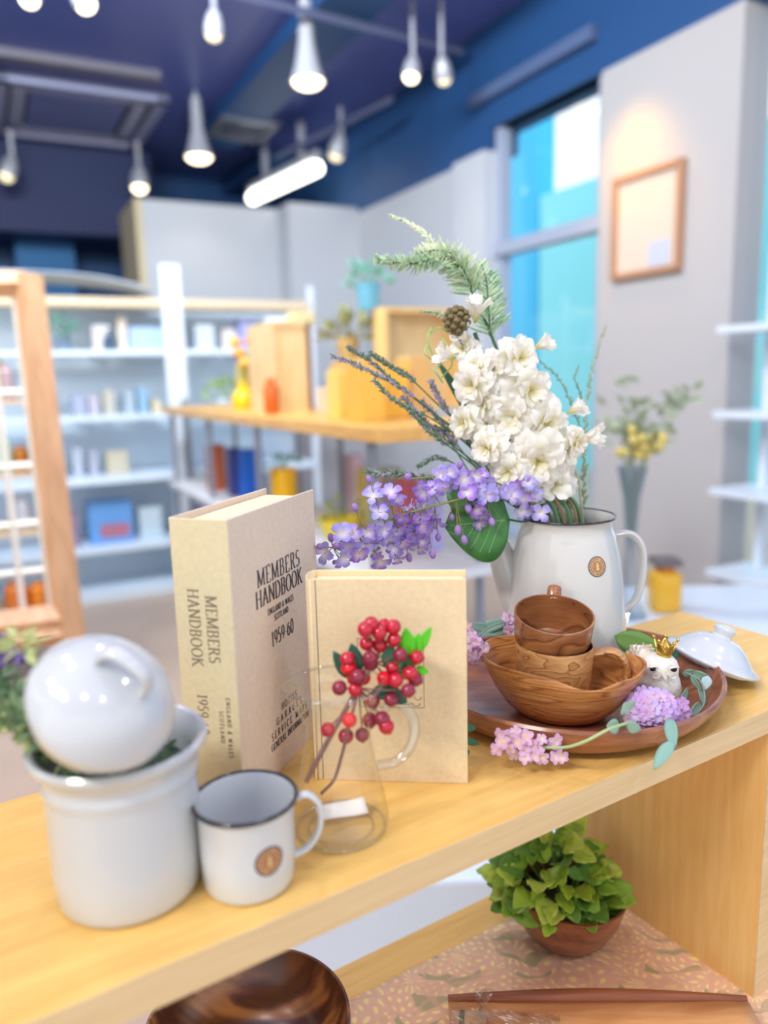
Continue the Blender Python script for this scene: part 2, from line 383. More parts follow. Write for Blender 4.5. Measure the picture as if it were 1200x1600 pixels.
# ceiling over the shop floor
st('ceiling', (-3.2, -3.2, 3.43), (6.9, 14.2, 0.1), m_navy_c)
st('beam', (-3.75, -0.36, 3.355), (4.2, 0.12, 0.05), mat('beam_brown', rgb(120, 116, 128), 0.6))
st('beam', (-0.95, -1.0, 3.33), (0.35, 3.6, 0.1), m_navy)
st('beam', (-0.25, 1.6, 3.30), (0.5, 1.2, 0.16), m_navy)
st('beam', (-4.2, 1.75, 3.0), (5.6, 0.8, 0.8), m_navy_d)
# window 1 in the right wall, window 2 beyond the pillar
def window(name, y0, y1, z0, z1, mull):
    w = thing(name, '', '', RM @ Vector((0, (y0 + y1) / 2, z0)), R(27))
    del w['label']; del w['category']; w['kind'] = 'structure'
    t = 0.05
    fr = MB()
    for a, b_ in ((y0 + t / 2, (z0 + z1) / 2), (y1 - t / 2, (z0 + z1) / 2)): fr.box((0.07, a, b_), (0.08, t, z1 - z0), RM)
    for zz in (z0 + t / 2, z1 - t / 2): fr.box((0.07, (y0 + y1) / 2, zz), (0.08, y1 - y0, t), RM)
    for zz in mull: fr.box((0.05, (y0 + y1) / 2, zz), (0.1, y1 - y0, 0.075), RM)
    fr.build('window_frame', m_frame, w, smooth=False)
    zs = [z0] + list(mull) + [z1]
    for i in range(len(zs) - 1):
        MB().box((0.09, (y0 + y1) / 2, (zs[i] + zs[i + 1]) / 2), (0.006, y1 - y0 - 2 * t, zs[i + 1] - zs[i] - 0.03), RM).build('window_pane', m_pane, w, smooth=False)
    return w
window('window_1', -2.88, -1.92, 0.25, 2.84, (2.07,))
window('window_2', -6.2, -3.62, 0.1, 3.3, ())
# the street outside: two blocks across the road
def building(c, size, m, label, rows):
    t = thing('street_building', label, 'building', RM @ Vector((c[0], c[1], 0)), R(27))
    MB().box((c[0], c[1], size[2] / 2), size, RM).build('facade', m, t, smooth=False)
    for i in range(rows):
        MB().box((c[0] - size[0] / 2 - 0.02, c[1], 0.9 + i * 1.3), (0.06, size[1] * 0.8, 0.12), RM).build('ledge', mat('ledge_pale', rgb(140, 215, 250), 0.6), t, smooth=False)
building((4.35, 5.0, 0), (0.3, 4.1, 7.0), m_facade, 'deep blue building across the street, seen in the left half of the window', 0)
building((4.35, 1.0, 0), (0.3, 3.8, 3.72), m_facade2, 'pale cyan low building across the street, below the bright sky', 0)
building((3.2, -6.2, 0), (1.0, 3.6, 6.0), mat('facade_ice', rgb(100, 190, 250), 0.6), 'ice blue building outside, behind the white shelf boards past the pillar', 0)

# ------------------------------------------------------------------ ceiling fixtures
m_lampmetal = mat('lamp_white_metal', rgb(196, 198, 205), 0.35, metal=0.2)
m_glow = mat('lamp_glow', rgb(255, 246, 214), 0.5, emit=(1.0, 0.86, 0.58, 1), estr=4.5)
m_glow2 = mat('lamp_glow_dim', rgb(255, 240, 190), 0.5, emit=(1.0, 0.85, 0.55, 1), estr=1.1)
def lamp_light(parent, loc, power, colr=(1, 0.88, 0.7), rad=0.05):
    l = bpy.data.lights.new('bulb_light', 'SPOT'); l.energy = power; l.color = colr; l.shadow_soft_size = rad; l.spot_size = R(110); l.spot_blend = 0.6
    o = bpy.data.objects.new('bulb_light', l); col.objects.link(o); o.parent = parent
    o.matrix_local = mw(parent).inverted() @ Matrix.Translation(loc)
def bell(px, py, ptop, r, label):
    b = onz(px, py, 2.93); t = thing('bell_lamp', label, 'lamp', b, 0, 'bell shaped ceiling lamps')
    T = Matrix.Translation(b)
    MB().lathe([(0.001, 0.42), (0.035, 0.41), (0.04, 0.3), (0.045, 0.2), (r * 0.72, 0.08), (r, 0.0), (r * 0.93, 0.0), (r * 0.66, 0.075), (0.03, 0.19), (0.001, 0.2)], 32, T).build('lamp_shade', m_lampmetal, t)
    MB().ball((0, 0, 0.0), r * 0.86, 24, 10, (1, 1, 0.45), T).build('bulb', m_glow, t)
    MB().tube([(0, 0, 0.41), (0, 0, 0.5)], 0.012, 8, T).build('stem', m_lampmetal, t)
    lamp_light(t, b - Vector((0, 0, 0.06)), 6)
bell(481, 128, 30, 0.097, 'larger white bell lamp glowing at the end of the nearer track')
bell(311, 246, 160, 0.103, 'white bell lamp glowing left of the square ceiling vent')
def spot(px, py, z, s, tilt, az, glow, label):
    b = onz(px, py, z); t = thing('track_spotlight', label, 'spotlight', b, 0, 'small ceiling spotlights')
    d = Vector((math.sin(R(az)) * math.sin(R(tilt)), math.cos(R(az)) * math.sin(R(tilt)), math.cos(R(tilt))))
    s *= .78; M = frame(b, d, 0, s)
    MB().lathe([(0.001, 0.13), (0.024, 0.125), (0.040, 0.10), (0.052, 0.06), (0.056, 0.02), (0.052, 0.0), (0.045, 0.0), (0.04, 0.03), (0.001, 0.035)], 24, M).build('lamp_body', m_lampmetal, t)
    MB().ball((0, 0, 0.0), 0.046, 20, 8, (1, 1, 0.8), M).build('bulb', m_glow if glow else m_glow2, t)
    top = b + d * 0.13 * s
    MB().tube([top, Vector((top.x, top.y, 3.385 if px in (642, 694) else top.z + 0.12 * s + 0.04))], 0.014 * s, 8).build('stem', m_lampmetal, t)
    if glow: lamp_light(t, b - d * 0.05, 5, rad=0.03)
spot(642, 120, 2.98, 1.15, 12, 40, 1, 'glowing spotlight left of the pair on the cross track')
spot(694, 124, 2.98, 1.15, 25, 200, 0, 'dimmer spotlight right of the pair on the cross track')
spot(334, 55, 3.0, 1.1, 14, 150, 0, 'unlit grey white spotlight at the top, left of the bell lamp')
spot(46, 0, 3.0, 1.1, 10, 0, 1, 'spotlight at the top edge in the corner, left of the warm one')
spot(135, 8, 3.0, 1.2, 25, 240, 1, 'warm spotlight at the top edge, second from the corner')
spot(218, 293, 2.93, 1.7, 8, 0, 1, 'glowing spotlight just above the cream partition end')
spot(525, 243, 2.93, 1.5, 20, 120, 0, 'unlit grey spotlight right of the tube light')
spot(10, 275, 2.93, 1.6, 20, 60, 0, 'unlit grey spotlight at the left edge under the air conditioner')
spot(4, 338, 2.93, 1.8, 10, 0, 1, 'glowing spotlight at the left edge, lowest of that side')
spot(90, 370, 2.9, 2.0, 4, 0, 0, 'tall dim spotlight hanging before the far dark wall')
spot(152, 372, 2.93, 2.2, 40, 200, 0, 'round dim spotlight next to the far blue board')
# tracks
def track(p0, p1, label):
    o = MB().tube([p0, p1], 0.022, 4).build('lamp_track', mat('track_grey', rgb(96, 104, 136), 0.4), smooth=False, origin=p0); tag(o, label, 'track')
track(onz(330, -20, 3.22), onz(722, 80, 3.26), 'grey lamp track crossing the top of the ceiling above the bell lamp')
track(onz(430, 246, 3.12), onz(612, 154, 3.14), 'grey lamp track running back above the tube light')
# tube light
tl = thing('tube_light', 'bright white tube light glowing above the white partitions', 'tube light', onz(445, 285, 2.98))
a, b_ = onz(394, 310, 2.93), onz(496, 262, 2.93)
MB().tube([a, b_], 0.055, 12).build('tube', mat('tube_glow', (1, 1, 1, 1), emit=(1, 0.97, 0.85, 1), estr=5), tl)
MB().tube([a + Vector((0, 0, .09)), b_ + Vector((0, 0, .09))], 0.05, 6).build('fixture', m_lampmetal, tl)
for k in (0.25, 0.8):
    q = a.lerp(b_, k); MB().tube([q + Vector((0, 0, .1)), q + Vector((0, 0, .4))], 0.03, 8).build('stem', m_lampmetal, tl)
# cassette air conditioner: sunk panel with frame, louvres and grille
ac = thing('ceiling_air_conditioner', 'large square metallic ceiling air conditioner with sloped frame', 'air conditioner', RM @ Vector((-2.1, 0.6, 3.33)), R(27))
m_ac = mat('ac_metal', rgb(178, 182, 214), 0.4, metal=0.1)
x0, x1, y0, y1 = -2.66, -1.52, -0.06, 1.25
o = MB()
for (cx, cy, sx, sy) in ((x0 + .04, (y0 + y1) / 2, .08, y1 - y0), (x1 - .04, (y0 + y1) / 2, .08, y1 - y0), ((x0 + x1) / 2, y0 + .04, x1 - x0, .08), ((x0 + x1) / 2, y1 - .04, x1 - x0, .08)):
    o.box((cx, cy, 3.34), (sx, sy, 0.06), RM)
o.build('panel_frame', m_ac, ac, smooth=False)
for (cx, cy, sx, sy) in ((x0 + .16, .6, .1, .85), (x1 - .16, .6, .1, .85), (-2.1, y0 + .16, .72, .1), (-2.1, y1 - .16, .72, .1)):
    MB().box((cx, cy, 3.345), (sx, sy, 0.03), RM, 0.01).build('louvre', mat('ac_louvre', rgb(196, 200, 226), 0.4), ac, smooth=False)
MB().box((-2.1, 0.6, 3.345), (.66, .8, 0.03), RM, 0.01).build('intake_grille', mat('ac_grille', rgb(136, 146, 200), 0.5), ac, smooth=False)
MB().box((-2.1, 0.6, 3.37), (1.1, 1.27, 0.02), RM).build('backing', mat('ac_dark', rgb(80, 80, 96), 0.6), ac, smooth=False)
vt = thing('ceiling_vent', 'small square grey ceiling vent between the two bell lamps', 'vent', RM @ Vector((-0.89, 0.22, 3.33)), R(27))
o = MB()
for (cx, cy, sx, sy) in ((-1.1, .22, .05, .48), (-.68, .22, .05, .48), (-.89, 0, .46, .05), (-.89, .44, .46, .05)): o.box((cx, cy, 3.27), (sx, sy, 0.03), RM)
o.build('vent_frame', m_steel, vt, smooth=False)
for k in range(6): MB().box((-.89, .06 + k * .064, 3.275), (.38, .03, .012), RM).build('slat', mat('vent_slat', rgb(90, 98, 120), 0.5), vt, smooth=False)

# ------------------------------------------------------------------ poster frame on the pillar, and an added unseen spot for the yellow glow
pf = thing('poster_frame', 'thin wooden frame with a blank cream sheet on the grey pillar', 'picture frame', RM @ Vector((-0.02, -3.22, 2.0)), R(27))
m_framewood = mat('frame_wood', rgb(186, 142, 112), 0.5)
yA, yB, zA, zB = -3.43, -3.02, 1.77, 2.23
for (cy, cz, sy, sz) in ((yA, 2.0, .03, zB - zA + .03), (yB, 2.0, .03, zB - zA + .03), (-3.225, zA, yB - yA, .03), (-3.225, zB, yB - yA, .03)):
    MB().box((-.02, cy, cz), (.035, sy, sz), RM, .002).build('frame_bar', m_framewood, pf, smooth=False)
MB().box((-.012, -3.225, 2.0), (.01, yB - yA, zB - zA), RM).build('sheet', mat('poster_sheet', rgb(224, 208, 192), 0.35), pf, smooth=False)
MB().box((-.018, -3.31, 1.85), (.006, .13, .12), RM).build('print', mat('poster_print', rgb(196, 204, 222), 0.5), pf, smooth=False)
l = bpy.data.lights.new('added_glow_spot', 'SPOT'); l.energy = 16; l.color = (1, 0.50, 0.04); l.shadow_soft_size = 0.10; l.spot_size = R(95); l.spot_blend = 1.0
lo = bpy.data.objects.new('added_glow_spot', l); col.objects.link(lo); lo.location = RM @ Vector((-0.30, -3.12, 2.62))
lo.rotation_euler = ((RM @ Vector((0, -3.12, 2.16))) - lo.location).to_track_quat('-Z', 'Y').to_euler()

# ------------------------------------------------------------------ simple stock goods for the background
def pot_plant(name, loc, rpot, hpot, rf, leafcol, potcol, label, group=None, n=40, seed=1, zc=1.0):
    rnd = random.Random(seed)
    t = thing(name, label, 'plant', loc, 0, group); T = Matrix.Translation(loc)
    MB().lathe([(0.001, 0), (rpot * .75, 0), (rpot, hpot), (rpot * .88, hpot), (rpot * .7, hpot * .8), (0.001, hpot * .8)], 20, T).build('pot', potcol, t)
    mb = MB()
    for i in range(n):
        a = rnd.uniform(0, 2 * PI); e = rnd.uniform(0.1, 1.4); rr = rf * rnd.uniform(.6, 1)
        d = Vector((math.cos(a) * math.cos(e), math.sin(a) * math.cos(e), math.sin(e) * zc)) * rr
        p0 = Vector((0, 0, hpot * .8)); p1 = p0 + d
        L = rf * 0.42
        M = frame(loc + p1, d, rnd.uniform(0, 6))
        mb.add(*leaf_geo(L, L * .5, 4, 0.25), M)
        if i % 3 == 0: mb.tube([loc + p0, loc + p0 + d * .5 + Vector((0, 0, .01)), loc + p1], rf * .015, 4)
    mb.build('foliage', leafcol, t, kind='stuff')
    return t
def leaf_geo(L, W, n=6, curl=0.2, fold=0.15, tipp=1.0, ripple=0.0):
    """leaf from the origin along +z, blade facing +x"""
    vs = []; fs = []
    for i in range(n + 1):
        u = i / n; w = W * .5 * (math.sin(PI * min(1, u ** 0.8)) ** 0.75) if 0 < i < n else W * 0.02
        for j in (-1, -.5, 0, .5, 1):
            x = -curl * L * u * u + fold * abs(j) * w + ripple * W * math.sin(u * 22 + j * 3) * abs(j)
            vs.append((x, j * w, u * L))
    for i in range(n):
        for j in range(4): fs.append((i * 5 + j, (i + 1) * 5 + j, (i + 1) * 5 + j + 1, i * 5 + j + 1))
    return vs, fs
def carton(name, M, c, size, m, label, cat='box', group=None, front=None, parts=()):
    o = MB().box(c, size, M, min(size) * .04).build(name, m, smooth=False, origin=M @ Vector((c[0], c[1], c[2] - size[2] / 2)))
    tag(o, label, cat, group)
    for (dx, dz, sx, sz, mm, nm) in parts:
        MB().box((c[0] + dx, c[1] - size[1] / 2 - .002, c[2] + dz), (sx, .004, sz), M).build(nm, mm, o, smooth=False)
    return o
def revolve_item(name, loc, prof, m, label, cat, group=None, seg=24):
    o = MB().lathe(prof, seg, Matrix.Translation(loc)).build(name, m, origin=loc); return tag(o, label, cat, group)

# long white display unit
UM = Matrix.Translation((-1.6, 4.6, 0)) @ Matrix.Rotation(R(27), 4, 'Z')
un = thing('white_display_unit', 'long white open shelving unit with a pale wood top rail', 'shelving unit', UM @ Vector((0, 0, 0)), R(27))
m_unit = mat('unit_white', rgb(226, 241, 254), 0.35); m_unitb = mat('unit_back', rgb(226, 241, 252), 0.5)
xa, xb = -1.7, 1.3
for zz, dpt, th in ((0.06, .42, .12), (0.33, .42, .035), (0.755, .42, .04), (1.12, .3, .03), (1.5, .3, .03)):
    MB().box(((xa + xb) / 2, dpt / 2, zz - th / 2), (xb - xa, dpt, th), UM, .003).build('shelf_board', m_unit, un, smooth=False)
MB().box(((xa + xb) / 2, .16, 1.775), (xb - xa, .32, .05), UM, .004).build('top_rail', mat('unit_rail', rgb(228, 208, 176), 0.5), un, smooth=False)
MB().box(((xa + xb) / 2, .43, .9), (xb - xa, .02, 1.75), UM).build('back_panel', m_unitb, un, smooth=False)
for xx, w_ in ((xa, .04), (0.40, .12), (xb, .04)):
    MB().box((xx, .02, 0.95 if w_ < .1 else 1.0), (w_, .04 if w_ < .1 else .05, 1.9 if w_ < .1 else 2.0), UM, .003).build('upright', m_whitegloss, un, smooth=False)
MB().tube([UM @ Vector((.43, -.03, 0)), UM @ Vector((.43, -.03, 1.2))], .02, 8).build('post', m_steel, un)
# goods on it
rnd = random.Random(5)
pal = [(150, 170, 205), (200, 190, 180), (120, 160, 190), (205, 205, 195), (160, 150, 170), (190, 200, 220), (215, 200, 160), (140, 180, 170)]
def row(z, items, y=0.12, grp='goods on the white shelving unit'):
    for (x, w_, h, c, lab) in items:
        carton('shelf_book', UM, (x, y + .06, z + h / 2 + .001), (w_, .12, h), mat('stock_%d_%d_%d' % c, rgb(*[int(v + (235 - v) * .28) for v in c]), 0.6), lab, 'book', grp)
row(0.33, [(-.06 - .2, .06, .21, (120, 90, 130), 'dark plum book at the left end of the lowest white shelf'),
           (-.04, .26, .26, (60, 140, 225), 'bright blue picture book facing out on the lowest white shelf'),
           (.2, .14, .2, (190, 215, 225), 'pale grey blue box right of the bright blue picture book'),
           (.55, .12, .22, (150, 150, 205), 'lavender booklet on the lowest shelf left of the plum box'),
           (.71, .16, .2, (130, 90, 125), 'plum box on the lowest shelf beside the red tin'),
           (.9, .18, .26, (205, 95, 110), 'red and pink tin on the lowest shelf behind the tall book')])
MB().box((-.02, .116, .41), (.17, .004, .08), UM).build('cover_picture', mat('cover_rose', rgb(190, 120, 135), 0.6), bpy.data.objects['shelf_book.001'], smooth=False)
row(0.755, [(-.3, .05, .16, (150, 140, 165), 'dusty violet book at the left end of the middle shelf'),
            (-.2, .05, .17, (176, 186, 205), 'grey blue book second from left on the middle shelf'),
            (-.11, .05, .15, (160, 165, 185), 'slate book left of the olive box on the middle shelf'),
            (.03, .13, .14, (196, 184, 150), 'olive beige box standing on the middle shelf')])
row(1.12, [(-.34, .1, .14, (208, 204, 188), 'cream box at the left end of the upper middle shelf'),
           (-.16, .07, .12, (140, 150, 185), 'indigo booklet near the bright lamp reflection'),
           (-.08, .06, .12, (168, 160, 178), 'mauve booklet beside the indigo booklet'),
           (.01, .06, .15, (176, 170, 150), 'khaki box above the bright lamp reflection'),
           (.13, .06, .14, (150, 170, 185), 'steel blue box right of the khaki box'),
           (.21, .06, .16, (110, 160, 195), 'mid blue box on the upper middle shelf'),
           (.29, .05, .08, (222, 196, 150), 'small tan box beside the mid blue box')])
row(1.5, [(0.0, .1, .15, (214, 206, 214), 'white box with pale pink mark on the top shelf'),
          (.12, .05, .2, (222, 208, 188), 'narrow beige book on the top shelf'),
          (.26, .2, .14, (150, 190, 235), 'sky blue box on the top shelf left of the white upright'),
          (.62, .12, .16, (190, 205, 222), 'pale blue box on the top shelf right of the white upright'),
          (.78, .08, .13, (222, 214, 208), 'ivory card on the top shelf of the second bay'),
          (.9, .11, .2, (140, 150, 225), 'violet blue card on the top shelf above the orange flowers')])
revolve_item('dark_bottle', UM @ Vector((.03, .06, 1.501)), [(.001, 0), (.035, 0), (.035, .07), (.012, .09), (.012, .12), (.001, .12)], mat('bottle_dark', rgb(70, 95, 115), .2), 'small dark bottle in front of the white box on the top shelf', 'bottle')
m_teal = mat('leaf_teal', rgb(120, 180, 160), .6, translucent=.2); m_lime = mat('leaf_lime', rgb(160, 190, 90), .6, translucent=.2)
pot_plant('shelf_plant', UM @ Vector((-.22, .1, 1.501)), .05, .08, .12, m_teal, mat('pot_slate', rgb(120, 140, 160), .5), 'teal leafy plant in a slate pot at the left of the top shelf', seed=3, n=46)
pot_plant('shelf_plant', UM @ Vector((.70, .06, 1.12)), .05, .08, .13, m_lime, m_whitegloss, 'lime green round plant in a white pot behind the yellow vase', seed=4, n=46)
# something like a translucent dome of film lying on the unit's top
MB().sheet(lambda u, v: UM @ Vector((-1.45 + u * 1.74, .02 + v * .34, 1.835 + .11 * math.sin(PI * u) ** .6 * (1 - .3 * v) + .01 * math.sin(9 * u + 7 * v))), 24, 8).build('unit_top_cover', mat('cover_pale', rgb(190, 205, 225), .4), None, UM @ Vector((-.5, .2, 1.8)), solid=.008)
tag(bpy.data.objects['unit_top_cover'], 'pale arched cover lying on top of the white shelving unit', 'cover')

# display table with steel legs
TM = Matrix.Translation((-0.01, 2.03, 0)) @ Matrix.Rotation(R(27), 4, 'Z')
ZT = 1.168
tb = thing('display_table', 'long golden wood display table on slim steel posts with a lower shelf', 'table', TM @ Vector((0, 0, 0)), R(27))
m_tabwood = wood('table_wood', rgb(214, 158, 80), rgb(236, 190, 112), (3, 1, 3), 8, .4)
MB().box((.22, 1.4, ZT - .02), (.44, 2.8, .04), TM, .004).build('tabletop', m_tabwood, tb, smooth=False)
MB().box((.2, 1.4, .72), (.40, 2.7, .03), TM, .003).build('lower_shelf', mat('lower_shelf_pale', rgb(214, 216, 220), .5), tb, smooth=False)
MB().box((.2, 1.4, .30), (.40, 2.7, .03), TM, .003).build('bottom_shelf', mat('lower_shelf_pale', rgb(214, 216, 220), .5), tb, smooth=False)
for (x, y) in ((.04, .12), (.4, .12), (.04, 1.15), (.4, 1.15), (.04, 1.9), (.4, 2.7), (.04, 2.7)):
    MB().tube([(x, y, 0), (x, y, ZT - .04)], .014, 8, TM).build('leg', m_steel, tb)
def onT(px, y): # point on the table top seen at pixel column px, at room depth y
    v = fw * FPX + rt * (px - 600); v.z = 0
    # intersect vertical plane through the camera with the line local y = const
    o_ = TM.inverted() @ CAM; dd = TM.inverted().to_3x3() @ v
    t_ = (y - o_.y) / dd.y; return o_.x + dd.x * t_
m_crate = wood('crate_wood', rgb(216, 186, 132), rgb(232, 208, 160), (2, 2, 1), 5, .6); m_crate2 = wood('crate_wood_orange', rgb(228, 184, 110), rgb(242, 208, 140), (2, 2, 1), 5, .6)
def crate(cx, cy, w_, d_, h, m, label, edge=None, open_=True):
    t = thing('wooden_crate', label, 'crate', TM @ Vector((cx, cy, ZT)), R(27), 'upright wooden crates on the display table')
    th = .018
    MB().box((cx, cy + d_ / 2 - th / 2, ZT + h / 2), (w_, th, h), TM).build('back_panel', m_crate, t, smooth=False)
    for s in (-1, 1): MB().box((cx + s * (w_ / 2 - th / 2), cy, ZT + h / 2), (th, d_, h), TM).build('side_panel', m if s < 0 or not edge else edge, t, smooth=False)
    for z in (th / 2, h - th / 2): MB().box((cx, cy, ZT + z), (w_ - 2 * th, d_, th), TM).build('end_board', m, t, smooth=False)
    if not open_: MB().box((cx, cy - d_ / 2 + th, ZT + h / 2), (w_ - 2 * th, th, h - 2 * th), TM).build('front_panel', m, t, smooth=False)
crate(onT(462, 1.3), 1.42, .17, .34, .37, m_crate, 'cream wooden crate with a dark edge, left one on the display table', mat('crate_dark_edge', rgb(120, 84, 66), .6), False)
crate(onT(668, .9), .95, .36, .10, .40, m_crate2, 'golden wooden crate behind the fir twig, right one on the display table')
carton('card_box', TM, (onT(482, 1.5), 1.5, ZT + .37 + .03), (.1, .1, .06), mat('card_cream', rgb(226, 212, 160), .6), 'small cream card box lying on the left crate')
carton('card_box', TM, (onT(450, 1.6), 1.62, ZT + .37 + .02), (.1, .08, .045), m_whitegloss, 'small white box lying on the left crate')
m_yel = mat('yellow_goods', rgb(236, 190, 60), .5); m_oran = mat('orange_goods', rgb(238, 170, 60), .5)
k = 0
for (px, y, w_, h, c, lab) in ((545, .62, .09, .16, (238, 205, 110), 'yellow box left of the row on the display table'), (577, .34, .08, .19, (240, 186, 80), 'amber box in the row on the display table'),
        (612, .46, .1, .17, (244, 190, 70), 'wide orange yellow box in the row on the display table'), (650, .5, .08, .2, (226, 180, 110), 'tan box at the right end of the row on the display table'),
        (400, 2.0, .1, .22, (226, 200, 120), 'mustard box behind the yellow vase'), (425, 1.9, .08, .3, (236, 208, 140), 'tall straw coloured box left of the left crate'), (520, 1.0, .06, .1, (214, 196, 170), 'small beige box between the crates')):
    carton('goods_box', TM, (onT(px, y), y, ZT + h / 2), (w_, .1, h), mat('goods_%d' % k, rgb(*c), .55), lab, 'box', 'boxes on the display table'); k += 1
# vases and bottles on the table
p = TM @ Vector((onT(391, 1.9), 1.9, ZT + .001)); p2 = p
revolve_item('yellow_vase', p, [(.001, 0), (.05, 0), (.062, .04), (.05, .075), (.02, .1), (.018, .13), (.014, .13), (.001, .1)], mat('vase_yellow', rgb(238, 196, 20), .15), 'round bright yellow vase on the far end of the display table', 'vase')
fl = thing('orange_flowers', 'orange and coral flowers in the round yellow vase', 'flowers', p + Vector((0, 0, .12)))
for i, (dx, dz, cc) in enumerate(((-.01, .15, (244, 176, 80)), (.05, .2, (240, 150, 110)), (-.03, .2, (246, 190, 90)), (.02, .1, (240, 190, 80)))):
    q = p + Vector((dx, -.02 * (i % 2), .12 + dz)); MB().ball(q, .032, 10, 6, (1, 1, .8)).build('bloom', mat('bloom_%d' % i, rgb(*cc), .6), fl)
    MB().tube([p + Vector((0, 0, .11)), p + Vector((dx * .4, 0, .11 + dz * .6)), q], .004, 5).build('stem', mat('stem_pale', rgb(150, 170, 90), .6), fl)
revolve_item('amber_bottle', TM @ Vector((onT(433, 1.15), 1.15, ZT + .001)), [(.001, 0), (.028, 0), (.03, .01), (.03, .1), (.018, .12), (.018, .14), (.001, .14)], mat('bottle_orange', rgb(206, 96, 20), .2), 'slim burnt orange bottle before the left crate', 'bottle')
pot_plant('crate_plant', TM @ Vector((onT(597, .95), 1.02, ZT + .4)), .05, .1, .1, m_teal, mat('pot_teal', rgb(110, 180, 205), .5), 'blue green plant in a teal pot on the right crate', seed=8)
pot_plant('trailing_plant', TM @ Vector((onT(560, 1.15), 1.2, ZT + .2)), .05, .1, .12, mat('leaf_olive', rgb(150, 150, 84), .6), mat('pot_tan', rgb(206, 176, 110), .5), 'olive trailing plant between the crates', seed=9, n=60)
MB().box((onT(560, 1.15), 1.2, ZT + .1), (.12, .12, .2), TM).build('wooden_stand', m_crate2, None, TM @ Vector((onT(560, 1.15), 1.2, ZT)), smooth=False)
tag(bpy.data.objects['wooden_stand'], 'small wooden block carrying the trailing plant', 'stand')
# lower shelf goods
ZL = .736
revolve_item('brown_canister', TM @ Vector((onT(342, 2.2), 2.2, ZL)), [(.001, 0), (.05, 0), (.05, .23), (.04, .24), (.001, .24)], mat('can_brown', rgb(176, 88, 48), .5), 'red brown canister on the lower shelf of the display table', 'canister')
carton('blue_box', TM, (onT(400, 1.75), 1.8, ZL + .12), (.1, .1, .24), mat('box_blue', rgb(20, 96, 200), .5), 'strong blue box on the lower shelf of the display table')
carton('navy_box', TM, (onT(378, 1.85), 1.93, ZL + .12), (.06, .1, .24), mat('box_navy', rgb(60, 60, 130), .5), 'navy box left of the strong blue box')
revolve_item('yellow_canister', TM @ Vector((onT(446, 1.25), 1.25, ZL)), [(.001, 0), (.055, 0), (.055, .19), (.05, .2), (.001, .2)], mat('can_yellow', rgb(244, 186, 10), .4), 'yellow canister with a green plant behind the tall book', 'canister')
pot_plant('canister_plant', TM @ Vector((onT(446, 1.25), 1.25, ZL + .2)), .02, .01, .07, mat('leaf_sea', rgb(110, 170, 150), .6), m_whitegloss, 'sea green tuft growing out of the yellow canister', seed=6, n=30, zc=.6)
revolve_item('yellow_bowl', TM @ Vector((onT(530, .7), .7, ZL)), [(.001, 0), (.05, 0), (.085, .07), (.08, .07), (.045, .01), (.001, .01)], mat('bowl_yellow', rgb(240, 214, 50), .4), 'lemon yellow bowl on the lower shelf behind the lilac', 'bowl')
pot_plant('bowl_plant', TM @ Vector((onT(530, .7), .7, ZL + .02)), .02, .02, .1, mat('leaf_moss', rgb(150, 165, 100), .6), m_whitegloss, 'mossy sprig standing in the lemon yellow bowl', seed=16, n=24)
for i, (px, y, w_, h, c, lab) in enumerate(((578, .86, .08, .22, (220, 200, 120), 'straw yellow book on the lower shelf behind the lilac'), (612, .66, .05, .24, (170, 160, 160), 'grey book on the lower shelf beside the straw yellow one'),
        (640, .5, .07, .22, (214, 110, 120), 'rose red book on the lower shelf above the lilac'), (672, .35, .05, .24, (176, 166, 220), 'lavender book right of the rose red one'), (556, 1.1, .05, .25, (214, 186, 200), 'pink grey book at the back of the lower shelf'))):
    carton('shelf_book', TM, (onT(px, y), y, ZL + h / 2), (w_, .08, h), mat('lowbook_%d' % i, rgb(*c), .6), lab, 'book', 'books on the table\'s lower shelf')

# wooden rack on the left with wire grid shelves
rk = thing('wooden_rack', 'tall light wood rack with white wire grid at the left edge', 'rack', (-1.6, 2.9, 0))
m_rackw = wood('rack_wood', rgb(196, 148, 108), rgb(222, 176, 134), (8, 8, 1), 3, .5)
pt, pb = at(40, 432, 3.0), at(112, 1040, 3.0); dv = (pb - pt) / (pb.z - pt.z); pb = pt + dv * (0 - pt.z)
def rail(a, b, w, m, nm, par): MB().tube([a, b], w, 4, ref=(1, .3, 0)).build(nm, m, par, smooth=False)
rail(pt, pb, .062, m_rackw, 'post', rk)
pt2 = pt + Vector((-.75, -.32, 0)); pb2 = pb + Vector((-.75, -.32, 0)); rail(pt2, pb2, .062, m_rackw, 'post', rk)
pt3 = pt + Vector((-.18, .4, 0)); pb3 = pb + Vector((-.18, .4, 0)); rail(pt3, pb3, .05, m_rackw, 'post', rk)
rail(pt + Vector((0, 0, -.03)), pt2 + Vector((0, 0, -.03)), .05, m_rackw, 'top_bar', rk)
rail(pt + Vector((0, 0, -.03)), pt3 + Vector((0, 0, -.03)), .04, m_rackw, 'top_bar', rk)
for z in (.36, .42): rail(pb.lerp(pt, z / pt.z), pb2.lerp(pt2, z / pt.z), .05, m_rackw, 'bottom_bar', rk)
m_wire = mat('wire_white', rgb(226, 220, 208), .4)
for z in (1.28, 1.0, .78, .6, .45):
    rail(pb.lerp(pt, z / pt.z) + Vector((-.03, 0, 0)), pb2.lerp(pt2, z / pt.z), .014, m_wire, 'wire', rk)
for k in range(8):
    s_ = .06 + k * .12
    rail((pb + (pb2 - pb) * s_).lerp(pt + (pt2 - pt) * s_, .25), (pb + (pb2 - pb) * s_).lerp(pt + (pt2 - pt) * s_, .95), .012, m_wire, 'wire', rk)
